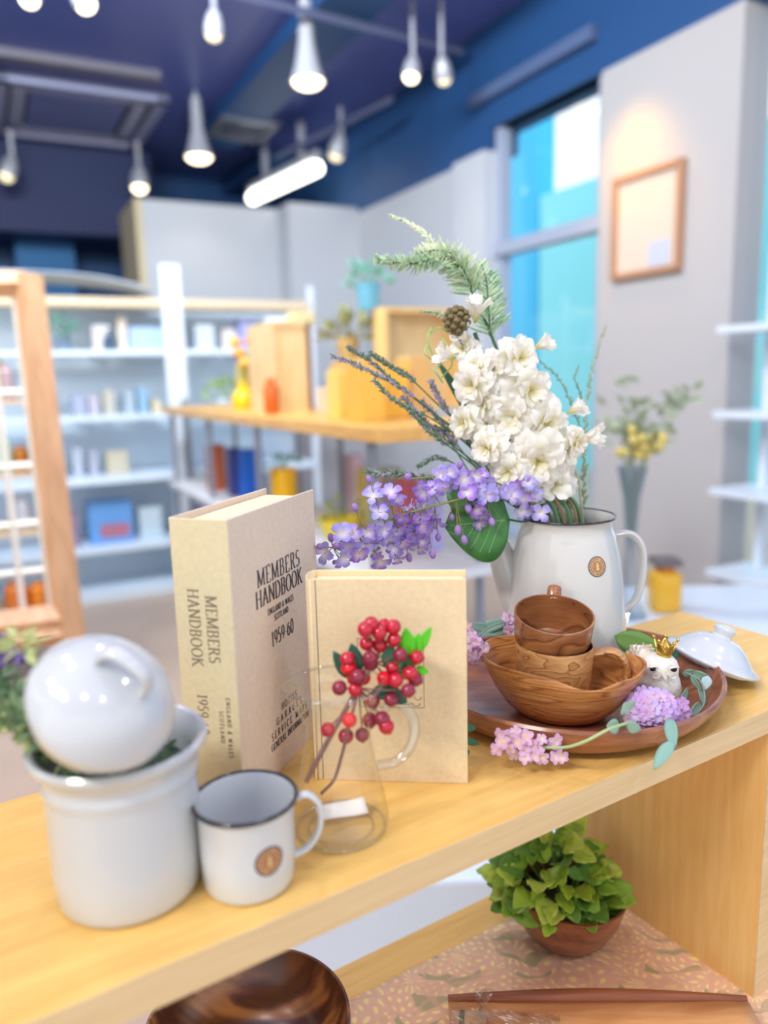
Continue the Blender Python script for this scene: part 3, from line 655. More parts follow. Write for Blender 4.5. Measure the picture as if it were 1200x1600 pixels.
for z in (.42, .75, .97, 1.25):
    q = [pb.lerp(pt, z / pt.z), pb2.lerp(pt2, z / pt.z), pb2.lerp(pt2, z / pt.z) + Vector((-.15, .35, 0)), pb.lerp(pt, z / pt.z) + Vector((-.15, .35, 0))]
    mb = MB(); mb.add([*q, *[v + Vector((0, 0, -.015)) for v in q]], [(0, 1, 2, 3), (4, 5, 6, 7), (0, 1, 5, 4), (1, 2, 6, 5), (2, 3, 7, 6), (3, 0, 4, 7)]); mb.build('rack_shelf', mat('rack_shelf_wood', rgb(214, 190, 160), .6), rk, smooth=False)
def onrack(px, z, back=.1):
    base = pb.lerp(pt, z / pt.z); v = fw * FPX + rt * (px - 600); n_ = Vector((.32, -.75, 0)) if 0 else Vector((.392, -.92, 0))
    vv = v.copy(); o_ = base + Vector((-.05, .12, 0)) * (back * 8); t_ = ((o_ - CAM).dot(n_)) / vv.dot(n_); q = CAM + vv * t_; return Vector((q.x, q.y, z))
for (px, z, r_, h, c, lab) in ((12, .42, .045, .13, (226, 130, 50), 'orange jar on the lowest rack shelf'), (49, .42, .04, .12, (240, 150, 50), 'bright orange jar right of the other on the lowest rack shelf'),
        (10, .97, .045, .15, (190, 226, 206), 'mint green jar on the third rack shelf'), (32, .75, .04, .12, (208, 214, 226), 'pale grey jar on the second rack shelf'), (6, 1.25, .05, .2, (166, 160, 60), 'olive green jar on the upper rack shelf'), (30, 1.25, .03, .14, (206, 180, 190), 'pale pink jar on the upper rack shelf'), (42, .97, .03, .1, (190, 120, 50), 'small amber jar on the third rack shelf')):
    revolve_item('storage_jar', onrack(px, z + .001), [(.001, 0), (r_, 0), (r_, h * .8), (r_ * .7, h * .88), (r_ * .75, h), (.001, h)], mat('jar_%d%d' % (px, int(z * 100)), rgb(*c), .4), lab, 'jar', 'jars on the wooden rack')

# side table, tall vase and amber bottle before the pillar
sd = thing('side_table', 'low white side table behind the shelf, by the grey pillar', 'table', (0.93, 2.5, 0))
MB().box((.95, 2.5, .48), (.9, .6, .04), None, .004).build('tabletop', m_whitegloss, sd, smooth=False)
for sx in (-.4, .4):
    for sy in (-.25, .25): MB().box((.95 + sx, 2.5 + sy, .23), (.04, .04, .46), None).build('leg', m_whitegloss, sd, smooth=False)
vb = Vector((0.80, 2.45, .501)); vs_ = 1.0; m_clear = mat('clear_glass', (0.96, 0.98, 0.98, 1), 0.0, trans=1.0, ior=1.45)
m_vase = thin_glass('vase_grey_glass', (.78, .84, .88, 1), .6, .1)
revolve_item('tall_vase', vb, [(.001, 0), (.06, 0), (.05, .02), (.022, .08), (.018, .26), (.028, .40), (.050, .50), (.047, .50), (.025, .40), (.013, .26), (.001, .22)], m_vase, 'tall slim grey glass vase before the pillar', 'vase')
fa = thing('flower_arrangement', 'blurred yellow and sage flower arrangement in the tall slim vase', 'flowers', vb + Vector((0, 0, .48)))
rnd = random.Random(11); mbs = MB(); mby = MB(); mst = MB()
def tuft(c0, n, sx, sz, L):
    for i in range(n):
        q = vb + Vector(c0) + Vector((rnd.gauss(0, sx), rnd.gauss(0, sx * .6), rnd.gauss(0, sz)))
        mbs.add(*leaf_geo(L, L * .55, 4), frame(q, Vector((rnd.uniform(-1, 1), rnd.uniform(-1, 1), rnd.uniform(-.2, 1))), rnd.uniform(0, 6)))
tuft((.02, 0, .60), 60, .05, .028, .045); tuft((.0, 0, .70), 26, .025, .03, .04); tuft((.12, 0, .68), 22, .025, .02, .04); tuft((.16, 0, .73), 12, .02, .015, .035); tuft((-.08, 0, .63), 10, .02, .02, .03)
for i in range(20):
    q = vb + Vector((rnd.gauss(.01, .035), -.03 + rnd.gauss(0, .015), .57 + rnd.gauss(0, .018))); mby.ball(q, .017, 8, 5)
for i in range(8): mst.tube([vb + Vector((0, 0, .25)), vb + Vector((rnd.uniform(-.03, .03), 0, .48)), vb + Vector((rnd.uniform(-.06, .08), rnd.uniform(-.03, .03), .60))], .003, 5)
mst.tube([vb + Vector((0, 0, .4)), vb + Vector((.06, 0, .60)), vb + Vector((.17, 0, .74))], .003, 5)
mbs.build('foliage', mat('leaf_sage', rgb(168, 180, 150), .7, translucent=.2), fa, kind='stuff'); mby.build('blossoms', mat('bloom_mustard', rgb(206, 190, 110), .6), fa, kind='stuff'); mst.build('stems', mat('stem_sage', rgb(150, 165, 140), .7), fa, kind='stuff')
ab = thing('amber_jar', 'square amber glass jar with a dark lid before the pillar', 'jar', Vector((.935, 2.5, .501)))
q = Vector((.935, 2.5, .501)); MB().box((.935, 2.5, .501 + .07), (.095, .095, .14), None, .018, 3).build('body', mat('amber', rgb(222, 170, 50), .1), ab)
MB().lathe([(.001, .135), (.032, .138), (.032, .16), (.001, .16)], 20, Matrix.Translation(q)).build('neck', mat('amber_dark', rgb(190, 120, 40), .2), ab)
MB().box((.935, 2.5, .501 + .171), (.09, .09, .022), None, .004).build('lid', mat('lid_dark', rgb(110, 100, 100), .5), ab, smooth=False)

# white shelving before window 2
ws = thing('window_shelving', 'white shelf boards in front of the pale blue window at the right edge', 'shelving unit', RM @ Vector((-.22, -4.4, 0)), R(27))
for z in (0.42, .78, 1.11, 1.46):
    MB().box((-.06, -4.55, z), (.26, 1.5, .03), RM, .003).build('shelf_board', m_whitegloss, ws, smooth=False)
for y in (-3.9, -5.3): MB().box((.03, y, .9), (.03, .04, 1.8), RM).build('upright', m_whitegloss, ws, smooth=False)
for i, (z, y, c, lab) in enumerate(((1.475, -4.13, (120, 90, 130), 'plum bottle on the uppermost white board at the right edge'), (1.125, -4.08, (206, 200, 230), 'pale lilac jar on the second board at the right edge'), (.435, -4.1, (150, 130, 180), 'violet jar on the lowest board at the right edge'), (.795, -4.12, (150, 180, 235), 'periwinkle jar on the third board at the right edge'))):
    revolve_item('window_jar', RM @ Vector((-.06, y, z + .001)), [(.001, 0), (.045, 0), (.05, .02), (.05, .12), (.02, .15), (.02, .17), (.001, .17)], mat('wjar_%d' % i, rgb(*c), .3), lab, 'jar', 'jars on the window shelving')
# low white plinth on the floor behind the shelf
o = MB().box((.30, 1.62, .16), (1.3, .5, .32), None, .01).build('display_plinth', mat('plinth_white', rgb(222, 238, 255), .5), None, (.25, 1.75, 0), smooth=False)
tag(o, 'low pale white plinth on the floor behind the shelf', 'plinth')
# ================================================================== FOREGROUND
ZS = 0.93            # top of the display shelf
ZB = 0.563           # table it stands on
SM = Matrix.Translation((-0.169, 0.426, 0)) @ Matrix.Rotation(R(32), 4, 'Z')
def S(x, y, z): return SM @ Vector((x, y, z))
m_oak = wood('oak_top', rgb(226, 176, 92), rgb(243, 204, 120), (1.2, 16, 16), 5, .36, contrast=(.25, .8))
m_oak_edge = wood('oak_edge', rgb(214, 184, 134), rgb(228, 202, 156), (1.0, 22, 22), 6, .5, contrast=(.3, .7))
m_oak_side = wood('oak_side', rgb(234, 184, 104), rgb(244, 204, 132), (14, 14, 1.2), 6, .45, contrast=(.3, .7))
ds = thing('display_shelf', 'pale oak display shelf with one upright panel, standing on the table', 'shelf', S(.2, .14, ZB), R(32))
def sbox(name, x0, x1, y0, y1, z0, z1, m, par=None, bev=.0012):
    return MB().box(((x0 + x1) / 2, (y0 + y1) / 2, (z0 + z1) / 2), (x1 - x0, y1 - y0, z1 - z0), SM, bev).build(name, m, par, smooth=False)
sbox('top_board', -.55, .917, .0012, .282, ZS - .0275, ZS, m_oak, ds)
sbox('front_edge_strip', -.55, .917, 0, .0012, ZS - .0275, ZS - .0003, m_oak_edge, ds, 0)
sbox('side_panel', .697, .7245, .0012, .275, ZB, ZS - .0277, m_oak_side, ds)
sbox('front_edge_strip', .697, .7245, -.0, .0012, ZB, ZS - .0277, m_oak_edge, ds, 0)
sbox('side_panel', -.55, -.5225, .0012, .275, ZB, ZS - .0277, m_oak_side, ds)
bt = thing('base_table', 'honey coloured wooden table under the display shelf', 'table', S(.3, 0, 0), R(32))
sbox('tabletop', -.7, 1.35, -.32, .32, ZB - .035, ZB, m_oak, bt)
for x in (-.6, 1.25):
    for y in (-.25, .26): sbox('leg', x - .025, x + .025, y - .025, y + .025, 0, ZB - .036, m_oak_side, bt)

# patterned cloth
def cloth_mat():
    m = bpy.data.materials.new('batik_cloth'); m.use_nodes = True; nt = m.node_tree; b = nt.nodes['Principled BSDF']; setin(b, Roughness=.85)
    tc = nt.nodes.new('ShaderNodeTexCoord'); N = nt.nodes.new; L = nt.links.new
    def math_(op, a, b_=None, v=None):
        n = N('ShaderNodeMath'); n.operation = op; L(a, n.inputs[0])
        if b_ is not None: L(b_, n.inputs[1])
        if v is not None: n.inputs[1].default_value = v
        return n.outputs[0]
    nz = N('ShaderNodeTexNoise'); nz.inputs['Scale'].default_value = 14; L(tc.outputs['Object'], nz.inputs['Vector'])
    ad = N('ShaderNodeMixRGB'); ad.blend_type = 'LINEAR_LIGHT'; ad.inputs[0].default_value = .022; L(tc.outputs['Object'], ad.inputs[1]); L(nz.outputs['Color'], ad.inputs[2])
    # flower heads: petals around voronoi cells
    vo = N('ShaderNodeTexVoronoi'); vo.inputs['Scale'].default_value = 11; L(ad.outputs[0], vo.inputs['Vector'])
    sub = N('ShaderNodeVectorMath'); sub.operation = 'SUBTRACT'
    mul = N('ShaderNodeVectorMath'); mul.operation = 'SCALE'; mul.inputs['Scale'].default_value = 1.0
    L(ad.outputs[0], sub.inputs[0]); L(vo.outputs['Position'], mul.inputs[0]); L(mul.outputs[0], sub.inputs[1])
    sx = N('ShaderNodeSeparateXYZ'); L(sub.outputs[0], sx.inputs[0])
    ang = math_('ARCTAN2', sx.outputs[1], sx.outputs[0]); pet = math_('SINE', math_('MULTIPLY', ang, v=11.0))
    ring = math_('SINE', math_('MULTIPLY', vo.outputs['Distance'], v=46.0))
    f1 = math_('MULTIPLY', pet, ring)
    cr = N('ShaderNodeValToRGB'); e = cr.color_ramp.elements; e[0].position = .0; e[0].color = rgb(238, 192, 158); e[1].position = .62; e[1].color = rgb(255, 232, 150)
    x = e.new(.38); x.color = rgb(240, 200, 160); L(f1, cr.inputs[0])
    # leaf outlines: dark olive curls
    wv = N('ShaderNodeTexWave'); wv.wave_type = 'RINGS'; wv.inputs['Scale'].default_value = 9; wv.inputs['Distortion'].default_value = 9; wv.inputs['Detail'].default_value = 1.5; wv.inputs['Detail Scale'].default_value = 1.6
    L(ad.outputs[0], wv.inputs['Vector'])
    cr2 = N('ShaderNodeValToRGB'); e = cr2.color_ramp.elements; e[0].position = .78; e[0].color = (0, 0, 0, 1); e[1].position = .9; e[1].color = (1, 1, 1, 1); L(wv.outputs['Fac'], cr2.inputs[0])
    mk = math_('MULTIPLY', cr2.outputs[0], math_('GREATER_THAN', nz.outputs[0], v=.5))
    mx = N('ShaderNodeMix'); mx.data_type = 'RGBA'; L(mk, mx.inputs[0]); L(cr.outputs[0], mx.inputs[6]); mx.inputs[7].default_value = rgb(184, 172, 128)
    vo2 = N('ShaderNodeTexVoronoi'); vo2.feature = 'DISTANCE_TO_EDGE'; vo2.inputs['Scale'].default_value = 26; L(ad.outputs[0], vo2.inputs['Vector'])
    lt = math_('LESS_THAN', vo2.outputs['Distance'], v=.06)
    mx2 = N('ShaderNodeMix'); mx2.data_type = 'RGBA'; L(math_('MULTIPLY', lt, v=.55), mx2.inputs[0]); L(mx.outputs[2], mx2.inputs[6]); mx2.inputs[7].default_value = rgb(226, 180, 146)
    L(mx2.outputs[2], b.inputs['Base Color']); return m
def cl(u, v):
    x = -.05 + u * 1.3; y = -.30 + v * .565
    return S(x, y, ZB + .002 + .0012 * math.sin(9 * x + 3) * math.sin(12 * y))
o = MB().sheet(cl, 60, 30).build('patterned_cloth', cloth_mat(), None, S(.5, 0, ZB), solid=.0014)
tag(o, 'terracotta cloth with a yellow and olive flower pattern spread on the table', 'cloth')

# ------------------------------------------------------------------ books
m_linen = mat('linen_cover', rgb(224, 206, 186), .8, var=.05, scale=220, bump=.35, bscale=900)
m_linen2 = mat('linen_cover_honey', rgb(230, 208, 166), .8, var=.05, scale=220, bump=.35, bscale=900)
m_linen_sp = mat('linen_spine', rgb(220, 206, 166), .8, var=.05, scale=220, bump=.35, bscale=900)
m_pages = mat('paper_block', rgb(246, 226, 186), .8, var=.03, scale=300)
m_ink = mat('ink_dark', rgb(70, 62, 66), .7); m_ink2 = mat('ink_soft', rgb(128, 114, 96), .7)
def rotz(az):  # local x axis pointing to azimuth az (degrees from +Y towards +X)
    a = R(90 - az); return Matrix.Rotation(a, 4, 'Z')
# Book 1: local x along the front cover away from the spine, local y towards the back cover
AZ1 = 19.0
B1 = Matrix.Translation((-0.1286, 0.6205, ZS)) @ rotz(AZ1)
W1, H1, T1 = .174, .2587, .0565
bk = thing('handbook', 'tall pale linen handbook with dark lettering standing behind the enamel mug', 'book', B1 @ Vector((W1 / 2, T1 / 2, 0)), R(90 - AZ1))
c = .0028
MB().box((W1 / 2, c / 2, H1 / 2), (W1, c, H1), B1, .0007).build('front_cover', m_linen, bk, smooth=False)
MB().box((W1 / 2, T1 - c / 2, H1 / 2), (W1, c, H1), B1, .0007).build('back_cover', m_linen, bk, smooth=False)
MB().box((c / 2 - .0006, T1 / 2, H1 / 2), (c, T1 - .001, H1 - .0005), B1, .0007).build('spine', m_linen_sp, bk, smooth=False)
MB().box((W1 / 2 - .002, T1 / 2, H1 / 2 - .0005), (W1 - .010, T1 - 2 * c - .0006, H1 - .011), B1).build('page_block', m_pages, bk, smooth=False)
# front lettering: reading plane of the front cover (faces local -y); x runs along the cover, y up
Fr = B1 @ Matrix(((1, 0, 0, 0), (0, 0, -1, -.00025), (0, 1, 0, 0), (0, 0, 0, 1)))
mb = MB()
xc = .0890
letters(mb, 'MEMBERS', xc, .1885, .0160, Fr, .98, .15, .05, .10)
letters(mb, 'HANDBOOK', xc - .001, .1697, .0160, Fr, .93, .17, .055, .04)
letters(mb, 'ENGLAND & WALES', xc - .001, .1580, .0056, Fr, .84, .2, .1, .08)
letters(mb, 'SCOTLAND', xc - .001, .1495, .0056, Fr, .86, .2, .1, .06)
letters(mb, '1959-60', xc, .1262, .0140, Fr, .86, .16, .06, .06)
letters(mb, 'HOTELS', xc + .007, .0585, .0070, Fr, .95, .18, .08, .20)
letters(mb, 'GARAGES', xc + .007, .0478, .0070, Fr, 1.0, .18, .08, .50)
letters(mb, 'SERVICE MAPS', xc + .007, .0370, .0070, Fr, .92, .18, .08, .42)
letters(mb, 'GENERAL INFORMATION', xc + .007, .0270, .0066, Fr, .86, .18, .08, .10)
mb.build('cover_lettering', m_ink, bk, smooth=False, kind='stuff')
# spine lettering: rotated a quarter turn, reading downwards
Sp = B1 @ Matrix(((0, 0, -1, -.00085), (0, -1, 0, 0), (-1, 0, 0, 0), (0, 0, 0, 1)))   # x_text -> down, y_text -> local -y
mb = MB()
def sp(txt, down, across, h, **k): letters(mb, txt, -(H1 - down - .006), -across, h * .95, Sp, **k)
sp('MEMBERS', .090, .0255, .0115, cx=1.0, track=.07); sp('HANDBOOK', .0895, .0425, .0115, cx=.95, track=.06)
sp('ENGLAND & WALES', .178, .0118, .0042, cx=.95, thick=.2, thin=.1, track=.3); sp('SCOTLAND', .178, .0192, .0042, cx=.95, thick=.2, thin=.1, track=.3)
sp('1959-60', .168, .0400, .0105, cx=.95, track=.06)
mb.build('spine_lettering', m_ink2, bk, smooth=False, kind='stuff')

# Book 2, seen from the front
AZ2 = 96
B2 = Matrix.Translation(Vector((onz(731, 1225, ZS).x, onz(731, 1225, ZS).y, ZS))) @ rotz(AZ2 + 0.0)
W2, H2, T2 = .1425, .1945, .034
# local x negative = towards the spine (left), local y = away from the viewer
bk2 = thing('cream_book', 'shorter honey cream linen book with a thin square outline on its cover', 'book', B2 @ Vector((-W2 / 2, T2 / 2, 0)), R(90 - AZ2))
MB().box((-W2 / 2, c / 2, H2 / 2), (W2, c, H2), B2, .0007).build('front_cover', m_linen2, bk2, smooth=False)
MB().box((-W2 / 2, T2 - c / 2, H2 / 2), (W2, c, H2), B2, .0007).build('back_cover', m_linen2, bk2, smooth=False)
mb = MB()
def spn(u, v):
    a = -PI / 2 + v * PI; return B2 @ Vector((-W2 + .004 - .0065 * math.cos(a), T2 / 2 + (T2 / 2 - .0005) * math.sin(a), u * H2))
mb.sheet(spn, 1, 14).build('spine', m_linen2, bk2, solid=.002)
MB().box((-W2 / 2 + .001, T2 / 2, H2 / 2 - .001), (W2 - .008, T2 - 2 * c - .0006, H2 - .010), B2).build('page_block', m_pages, bk2, smooth=False)
Fr2 = B2 @ Matrix(((1, 0, 0, 0), (0, 0, -1, -.0002), (0, 1, 0, 0), (0, 0, 0, 1)))
mb = MB(); x0, x1, y0, y1, lw = -.0985, -.0385, .0735, .1395, .0005
for (a0, b0, a1, b1) in ((x0, y0, x1, y0 + lw), (x0, y1 - lw, x1, y1), (x0, y0, x0 + lw, y1), (x1 - lw, y0, x1, y1)):
    mb.add([(a0, b0, 0), (a1, b0, 0), (a1, b1, 0), (a0, b1, 0)], [(0, 1, 2, 3)], Fr2)
for k, (cx_, cy_, rx_, ry_) in enumerate(((-.046, .0775, .0035, .002), (-.0445, .0835, .003, .0022), (-.056, .078, .005, .0016))):
    pts = [Fr2 @ Vector((a, b, .0001)) for a, b in arc(cx_, cy_, rx_, ry_, 150, 380, 12)]
    mb.tube(pts, .00028, 4)
# groove line by the spine
mb.add([(-W2 + .0075, .001, 0), (-W2 + .0083, .001, 0), (-W2 + .0083, H2 - .001, 0), (-W2 + .0075, H2 - .001, 0)], [(0, 1, 2, 3)], Fr2)
mb.build('cover_print', m_ink2, bk2, smooth=False)

# ------------------------------------------------------------------ white ware
m_ceramic = mat('white_ceramic', rgb(200, 203, 204), .12, coat=.5)
m_ceramic_in = mat('ceramic_unglazed', rgb(240, 232, 214), .5)
m_enamel = mat('white_enamel', rgb(208, 212, 213), .12, coat=.6)
m_enamel_w = mat('white_enamel_warm', rgb(206, 205, 198), .12, coat=.6)
m_rim = mat('black_rim', rgb(34, 36, 44), .15, coat=.5)
CC = Vector((-.197, .523, ZS)); T = Matrix.Translation(CC) @ Matrix.Diagonal((.94, .94, .985, 1))
cn = thing('ceramic_canister', 'large white ceramic canister with a rolled rim at the end of the shelf', 'canister', CC)
MB().lathe([(.001, 0), (.049, 0), (.0535, .002), (.056, .008), (.0572, .03), (.0575, .085), (.0578, .0905), (.0592, .0935), (.0588, .097), (.0578, .0995), (.0580, .103), (.0605, .108), (.0645, .112), (.0668, .1155), (.0668, .1185), (.0648, .1205), (.0615, .1195), (.0585, .115), (.0560, .107), (.0545, .1), (.054, .012), (.05, .006), (.001, .005)], 72, T).build('body', m_ceramic, cn)
# canister lid leaning in the mouth
LC = at(158, 1100, .512)
vdir = (CAM - LC).normalized(); lx = rt; ly = up
nl = (vdir * math.cos(R(47)) + (rt * math.cos(R(54)) + up * math.sin(R(54))) * math.sin(R(47))).normalized()
LM = frame(LC, nl, 0)
ld = thing('canister_lid', 'domed white ceramic lid with strap handle leaning in the canister mouth', 'lid', LC)
MB().lathe([(.001, -.013), (.042, -.013), (.0435, -.011), (.044, .0), (.0485, .001), (.0498, .004), (.0490, .008), (.0462, .0125), (.0415, .0200), (.0345, .0268), (.026, .0320), (.016, .0352), (.007, .0365), (.001, .0367)], 72, LM).build('dome', m_ceramic, ld)
ax = (LM.inverted().to_3x3() @ (rt * math.cos(R(-30)) + up * math.sin(R(-30)))); ax.z = 0; ax.normalize()
hp = bez([ax * -.0180 + Vector((0, 0, .032)), ax * -.0165 + Vector((0, 0, .0445)), ax * -.009 + Vector((0, 0, .0515)), ax * .009 + Vector((0, 0, .0515)), ax * .0165 + Vector((0, 0, .0445)), ax * .0180 + Vector((0, 0, .032))], 6)
MB().tube([LM @ p for p in hp], [.0058] * len(hp), 14, flat=.55, ref=(LM.to_3x3() @ Vector((0, 0, 1)).cross(ax))).build('strap_handle', m_ceramic, ld)

def emblem(parent, surf, r, seg=36):
    """round badge printed on a curved wall; surf(u, v, h) maps metres across and up to the surface"""
    m_cop = mat('badge_copper', rgb(206, 160, 118), .35, metal=.25); m_cop2 = mat('badge_brown', rgb(176, 124, 86), .4, metal=.2); m_gold = mat('badge_gold', rgb(226, 200, 140), .35, metal=.2)
    def ring(r0, r1, h, m, nm):
        mb = MB(); k = 3
        vs = [surf((r0 + (r1 - r0) * i / k) * math.cos(2 * PI * j / seg), (r0 + (r1 - r0) * i / k) * math.sin(2 * PI * j / seg), h) for i in range(k + 1) for j in range(seg)]
        fs = [(i * seg + j, i * seg + (j + 1) % seg, (i + 1) * seg + (j + 1) % seg, (i + 1) * seg + j) for i in range(k) for j in range(seg)]
        mb.add(vs, fs).build(nm, m, parent)
    ring(r * .9, r, .0004, m_rim, 'badge_ring'); ring(.00001, r * .91, .0003, m_cop, 'badge_disc'); ring(.00001, r * .56, .0004, m_cop2, 'badge_centre')
    mb = MB()
    for j in range(22):
        if j in (4, 15): continue
        a = 2 * PI * j / 22
        for (o1, o2) in ((.66, .80),):
            q = [(o1, -.05), (o2, -.05), (o2, .035 if j % 2 else .06), (o1, .03)]
            vs = [surf(r * (rr * math.cos(a) - t_ * math.sin(a)), r * (rr * math.sin(a) + t_ * math.cos(a)), .0005) for rr, t_ in q]
            mb.add(vs, [(0, 1, 2, 3)])
    mb.build('badge_marks', m_rim, parent, smooth=False)
    mb = MB()
    for (cx_, cy_, w_, h_) in ((0, .28, .11, .1), (0, .05, .14, .13), (0, -.22, .2, .12)):
        vs = [surf(r * (cx_ + w_ * math.cos(2 * PI * j / 12)), r * (cy_ + h_ * math.sin(2 * PI * j / 12)), .0006) for j in range(12)]
        mb.add(vs, [tuple(range(12))])
    mb.build('badge_figure', m_gold, parent, smooth=False)
def surf_on(base, rfun, ang, zc):
    """ang = direction (radians) of the badge centre as seen from the axis"""
    def f(u, v, h):
        z = zc + v; rr = rfun(z) + h; a = ang + u / rfun(zc)
        return base + Vector((math.cos(a) * rr, math.sin(a) * rr, z))
    return f
# enamel mug
MC = Vector((-.1085, .5255, ZS)); T = Matrix.Translation(MC)
mg = thing('enamel_mug', 'small white enamel mug with a dark blue black rim beside the canister', 'mug', MC)
rm = lambda z: .0347 + .0015 * max(0, min(1, z / .066))
MB().lathe([(.001, 0), (.029, 0), (.0325, .0015), (.0347, .006), (rm(.03), .03), (rm(.062), .062), (.0375, .0665), (.0362, .067), (.0352, .062), (.0338, .03), (.0332, .008), (.030, .003), (.001, .0025)], 64, T).build('body', m_enamel, mg)
mb = MB(); ringp = [MC + Vector((math.cos(a) * .0378, math.sin(a) * .0378, .0668)) for a in [2 * PI * i / 64 for i in range(65)]]
mb.tube(ringp, .0017, 10).build('rim', m_rim, mg)
ha = Vector((math.cos(R(14)), math.sin(R(14)), 0))
hp = bez([MC + ha * .035 + Vector((0, 0, .059)), MC + ha * .046 + Vector((0, 0, .0615)), MC + ha * .0555 + Vector((0, 0, .050)), MC + ha * .0545 + Vector((0, 0, .032)), MC + ha * .046 + Vector((0, 0, .019)), MC + ha * .0345 + Vector((0, 0, .0135))], 6)
MB().tube(hp, [.0042] * len(hp), 12, flat=.55, ref=Vector((0, 0, 1)).cross(ha)).build('handle', m_enamel, mg)
toc = math.atan2(-MC.y, -MC.x)
emblem(mg, surf_on(MC, rm, toc + R(24), .0335), .0112)

# tray
TC = Vector((.213, .831, ZS)); TR = Matrix.Translation(TC) @ Matrix.Rotation(R(28), 4, 'Z')
m_tray = wood('tray_wood', rgb(112, 66, 48), rgb(182, 118, 78), (2, 9, 9), 7, .3, coat=.45, contrast=(.3, .72), c3=rgb(146, 90, 60))
def tw(r, z, a, i): k = 1 + .012 * math.sin(3 * a + 1); return r * k, z + (.0025 * math.sin(2 * a + .6) if z > .02 else 0)
o = MB().lathe([(.001, 0), (.12, 0), (.142, .002), (.158, .011), (.168, .024), (.172, .034), (.170, .0368), (.1665, .036), (.160, .025), (.150, .014), (.134, .0085), (.10, .008), (.001, .008)], 96, TR, 1.0, .89, tw).build('wooden_tray', m_tray, None, TC)
tag(o, 'shallow round dark walnut tray carrying the bowl, cups and kettle', 'tray')

# kettle
KC = Vector((.2225, .922, ZS + .0085)); T = Matrix.Translation(KC)
zt_k = 1.3 + 0 * 1
kt = thing('enamel_kettle', 'tall white enamel kettle with a black rim, full of artificial flowers', 'kettle', KC)
HK = at(885, 805, (KC - CAM).dot(fw) - .03).z - KC.z
kp = [(.0, .0715), (.012, .0758), (.05, .0735), (.10, .0692), (.14, .0650), (HK - .030, .0600), (HK - .022, .0580), (HK - .014, .0545), (HK - .006, .0545), (HK, .0570)]
def rk_(z):
    for (a, ra), (b_, rb) in zip(kp, kp[1:]):
        if z <= b_: return ra + (rb - ra) * (z - a) / (b_ - a)
    return kp[-1][1]
prof = [(.001, 0)] + [(r_, z) for z, r_ in kp] + [(r_ - .0015, z + (.001 if z == 0 else 0)) for z, r_ in reversed(kp)] + [(.001, .002)]
MB().lathe(prof, 72, T).build('body', m_enamel_w, kt)
MB().tube([KC + Vector((math.cos(a) * .0575, math.sin(a) * .0575, HK)) for a in [2 * PI * i / 72 for i in range(73)]], .0015, 10).build('rim', m_rim, kt)
kd = (KC - CAM).dot(fw)
MB().tube(bez([at(836, 962, kd), at(812, 938, kd), at(797, 905, kd), at(784, 868, kd), at(774, 838, kd), at(764, 818, kd)], 6), [.0270 - .0150 * min(1, i / 26) for i in range(31)], 20).build('spout', m_enamel_w, kt)
q0, q1, q2, q3, q4, q5 = at(948, 838, kd), at(984, 834, kd), at(1003, 858, kd), at(1003, 900, kd), at(992, 938, kd), at(962, 962, kd)
hp = bez([q0, q1, q2, q3, q4, q5], 8)
MB().tube(hp, [.0105] * len(hp), 14, flat=.42, ref=Vector((-.2, -1, .1))).build('handle', m_enamel_w, kt)
toc = math.atan2(-KC.y, -KC.x)
emblem(kt, surf_on(KC, rk_, toc + R(33), at(925, 882, kd).z - KC.z + .018), .0118)
# kettle lid on the shelf, one side propped on the tray
KL = at(1112, 1031, .93); nk = (Vector((0, 0, 1)) * 0 + up * math.cos(R(24)) + rt * math.sin(R(24)))
nk = (nk * math.cos(R(9)) + (CAM - KL).normalized() * math.sin(R(9))).normalized(); KM = frame(KL, nk, 0)
kl = thing('kettle_lid', 'white enamel lid with a knob, propped on the tray edge', 'lid', KL)
MB().lathe([(.001, -.004), (.044, -.004), (.0455, .001), (.0535, .0), (.0550, .0022), (.0535, .0050), (.046, .0085), (.038, .0160), (.030, .0235), (.022, .0285), (.012, .031), (.010, .034), (.0125, .0375), (.0132, .0415), (.010, .0445), (.001, .0455)], 64, KM).build('dome', m_enamel, kl)

# wavy wooden bowl
WC = Vector((.184, .779, ZS + .0085))
m_bowl = ringwood('bowl_wood', rgb(206, 144, 82), rgb(178, 116, 60), rgb(140, 84, 42), (7, 7, 60), 9, .35, .3, .3)
bw = Matrix.Translation(WC) @ Matrix.Rotation(R(-20), 4, 'Z')
def ww(r, z, a, i):
    e = 1 + .05 * math.cos(2 * a); t = z / .062
    pts = .002 * math.cos(2 * a) - .004 * math.cos(a) + .003 * math.sin(3 * a + .8) - .005 * math.exp(-((a - R(292)) / .30) ** 2) + .0035 * math.exp(-((a - R(320)) / .22) ** 2)
    k = 1 + t * t * (.035 * math.cos(2 * a) + .02 * math.sin(5 * a))
    return r * k, z + pts * max(0, t) ** 2
o = MB().lathe([(.001, 0), (.036, 0), (.045, .003), (.058, .014), (.070, .031), (.0785, .048), (.083, .060), (.0825, .0625), (.0805, .0625), (.0755, .048), (.066, .031), (.053, .016), (.038, .008), (.001, .007)], 128, bw, 1.01, .77, ww).build('wavy_bowl', m_bowl, None, WC)
tag(o, 'wooden bowl with a wavy rim holding two stacked cups', 'bowl')
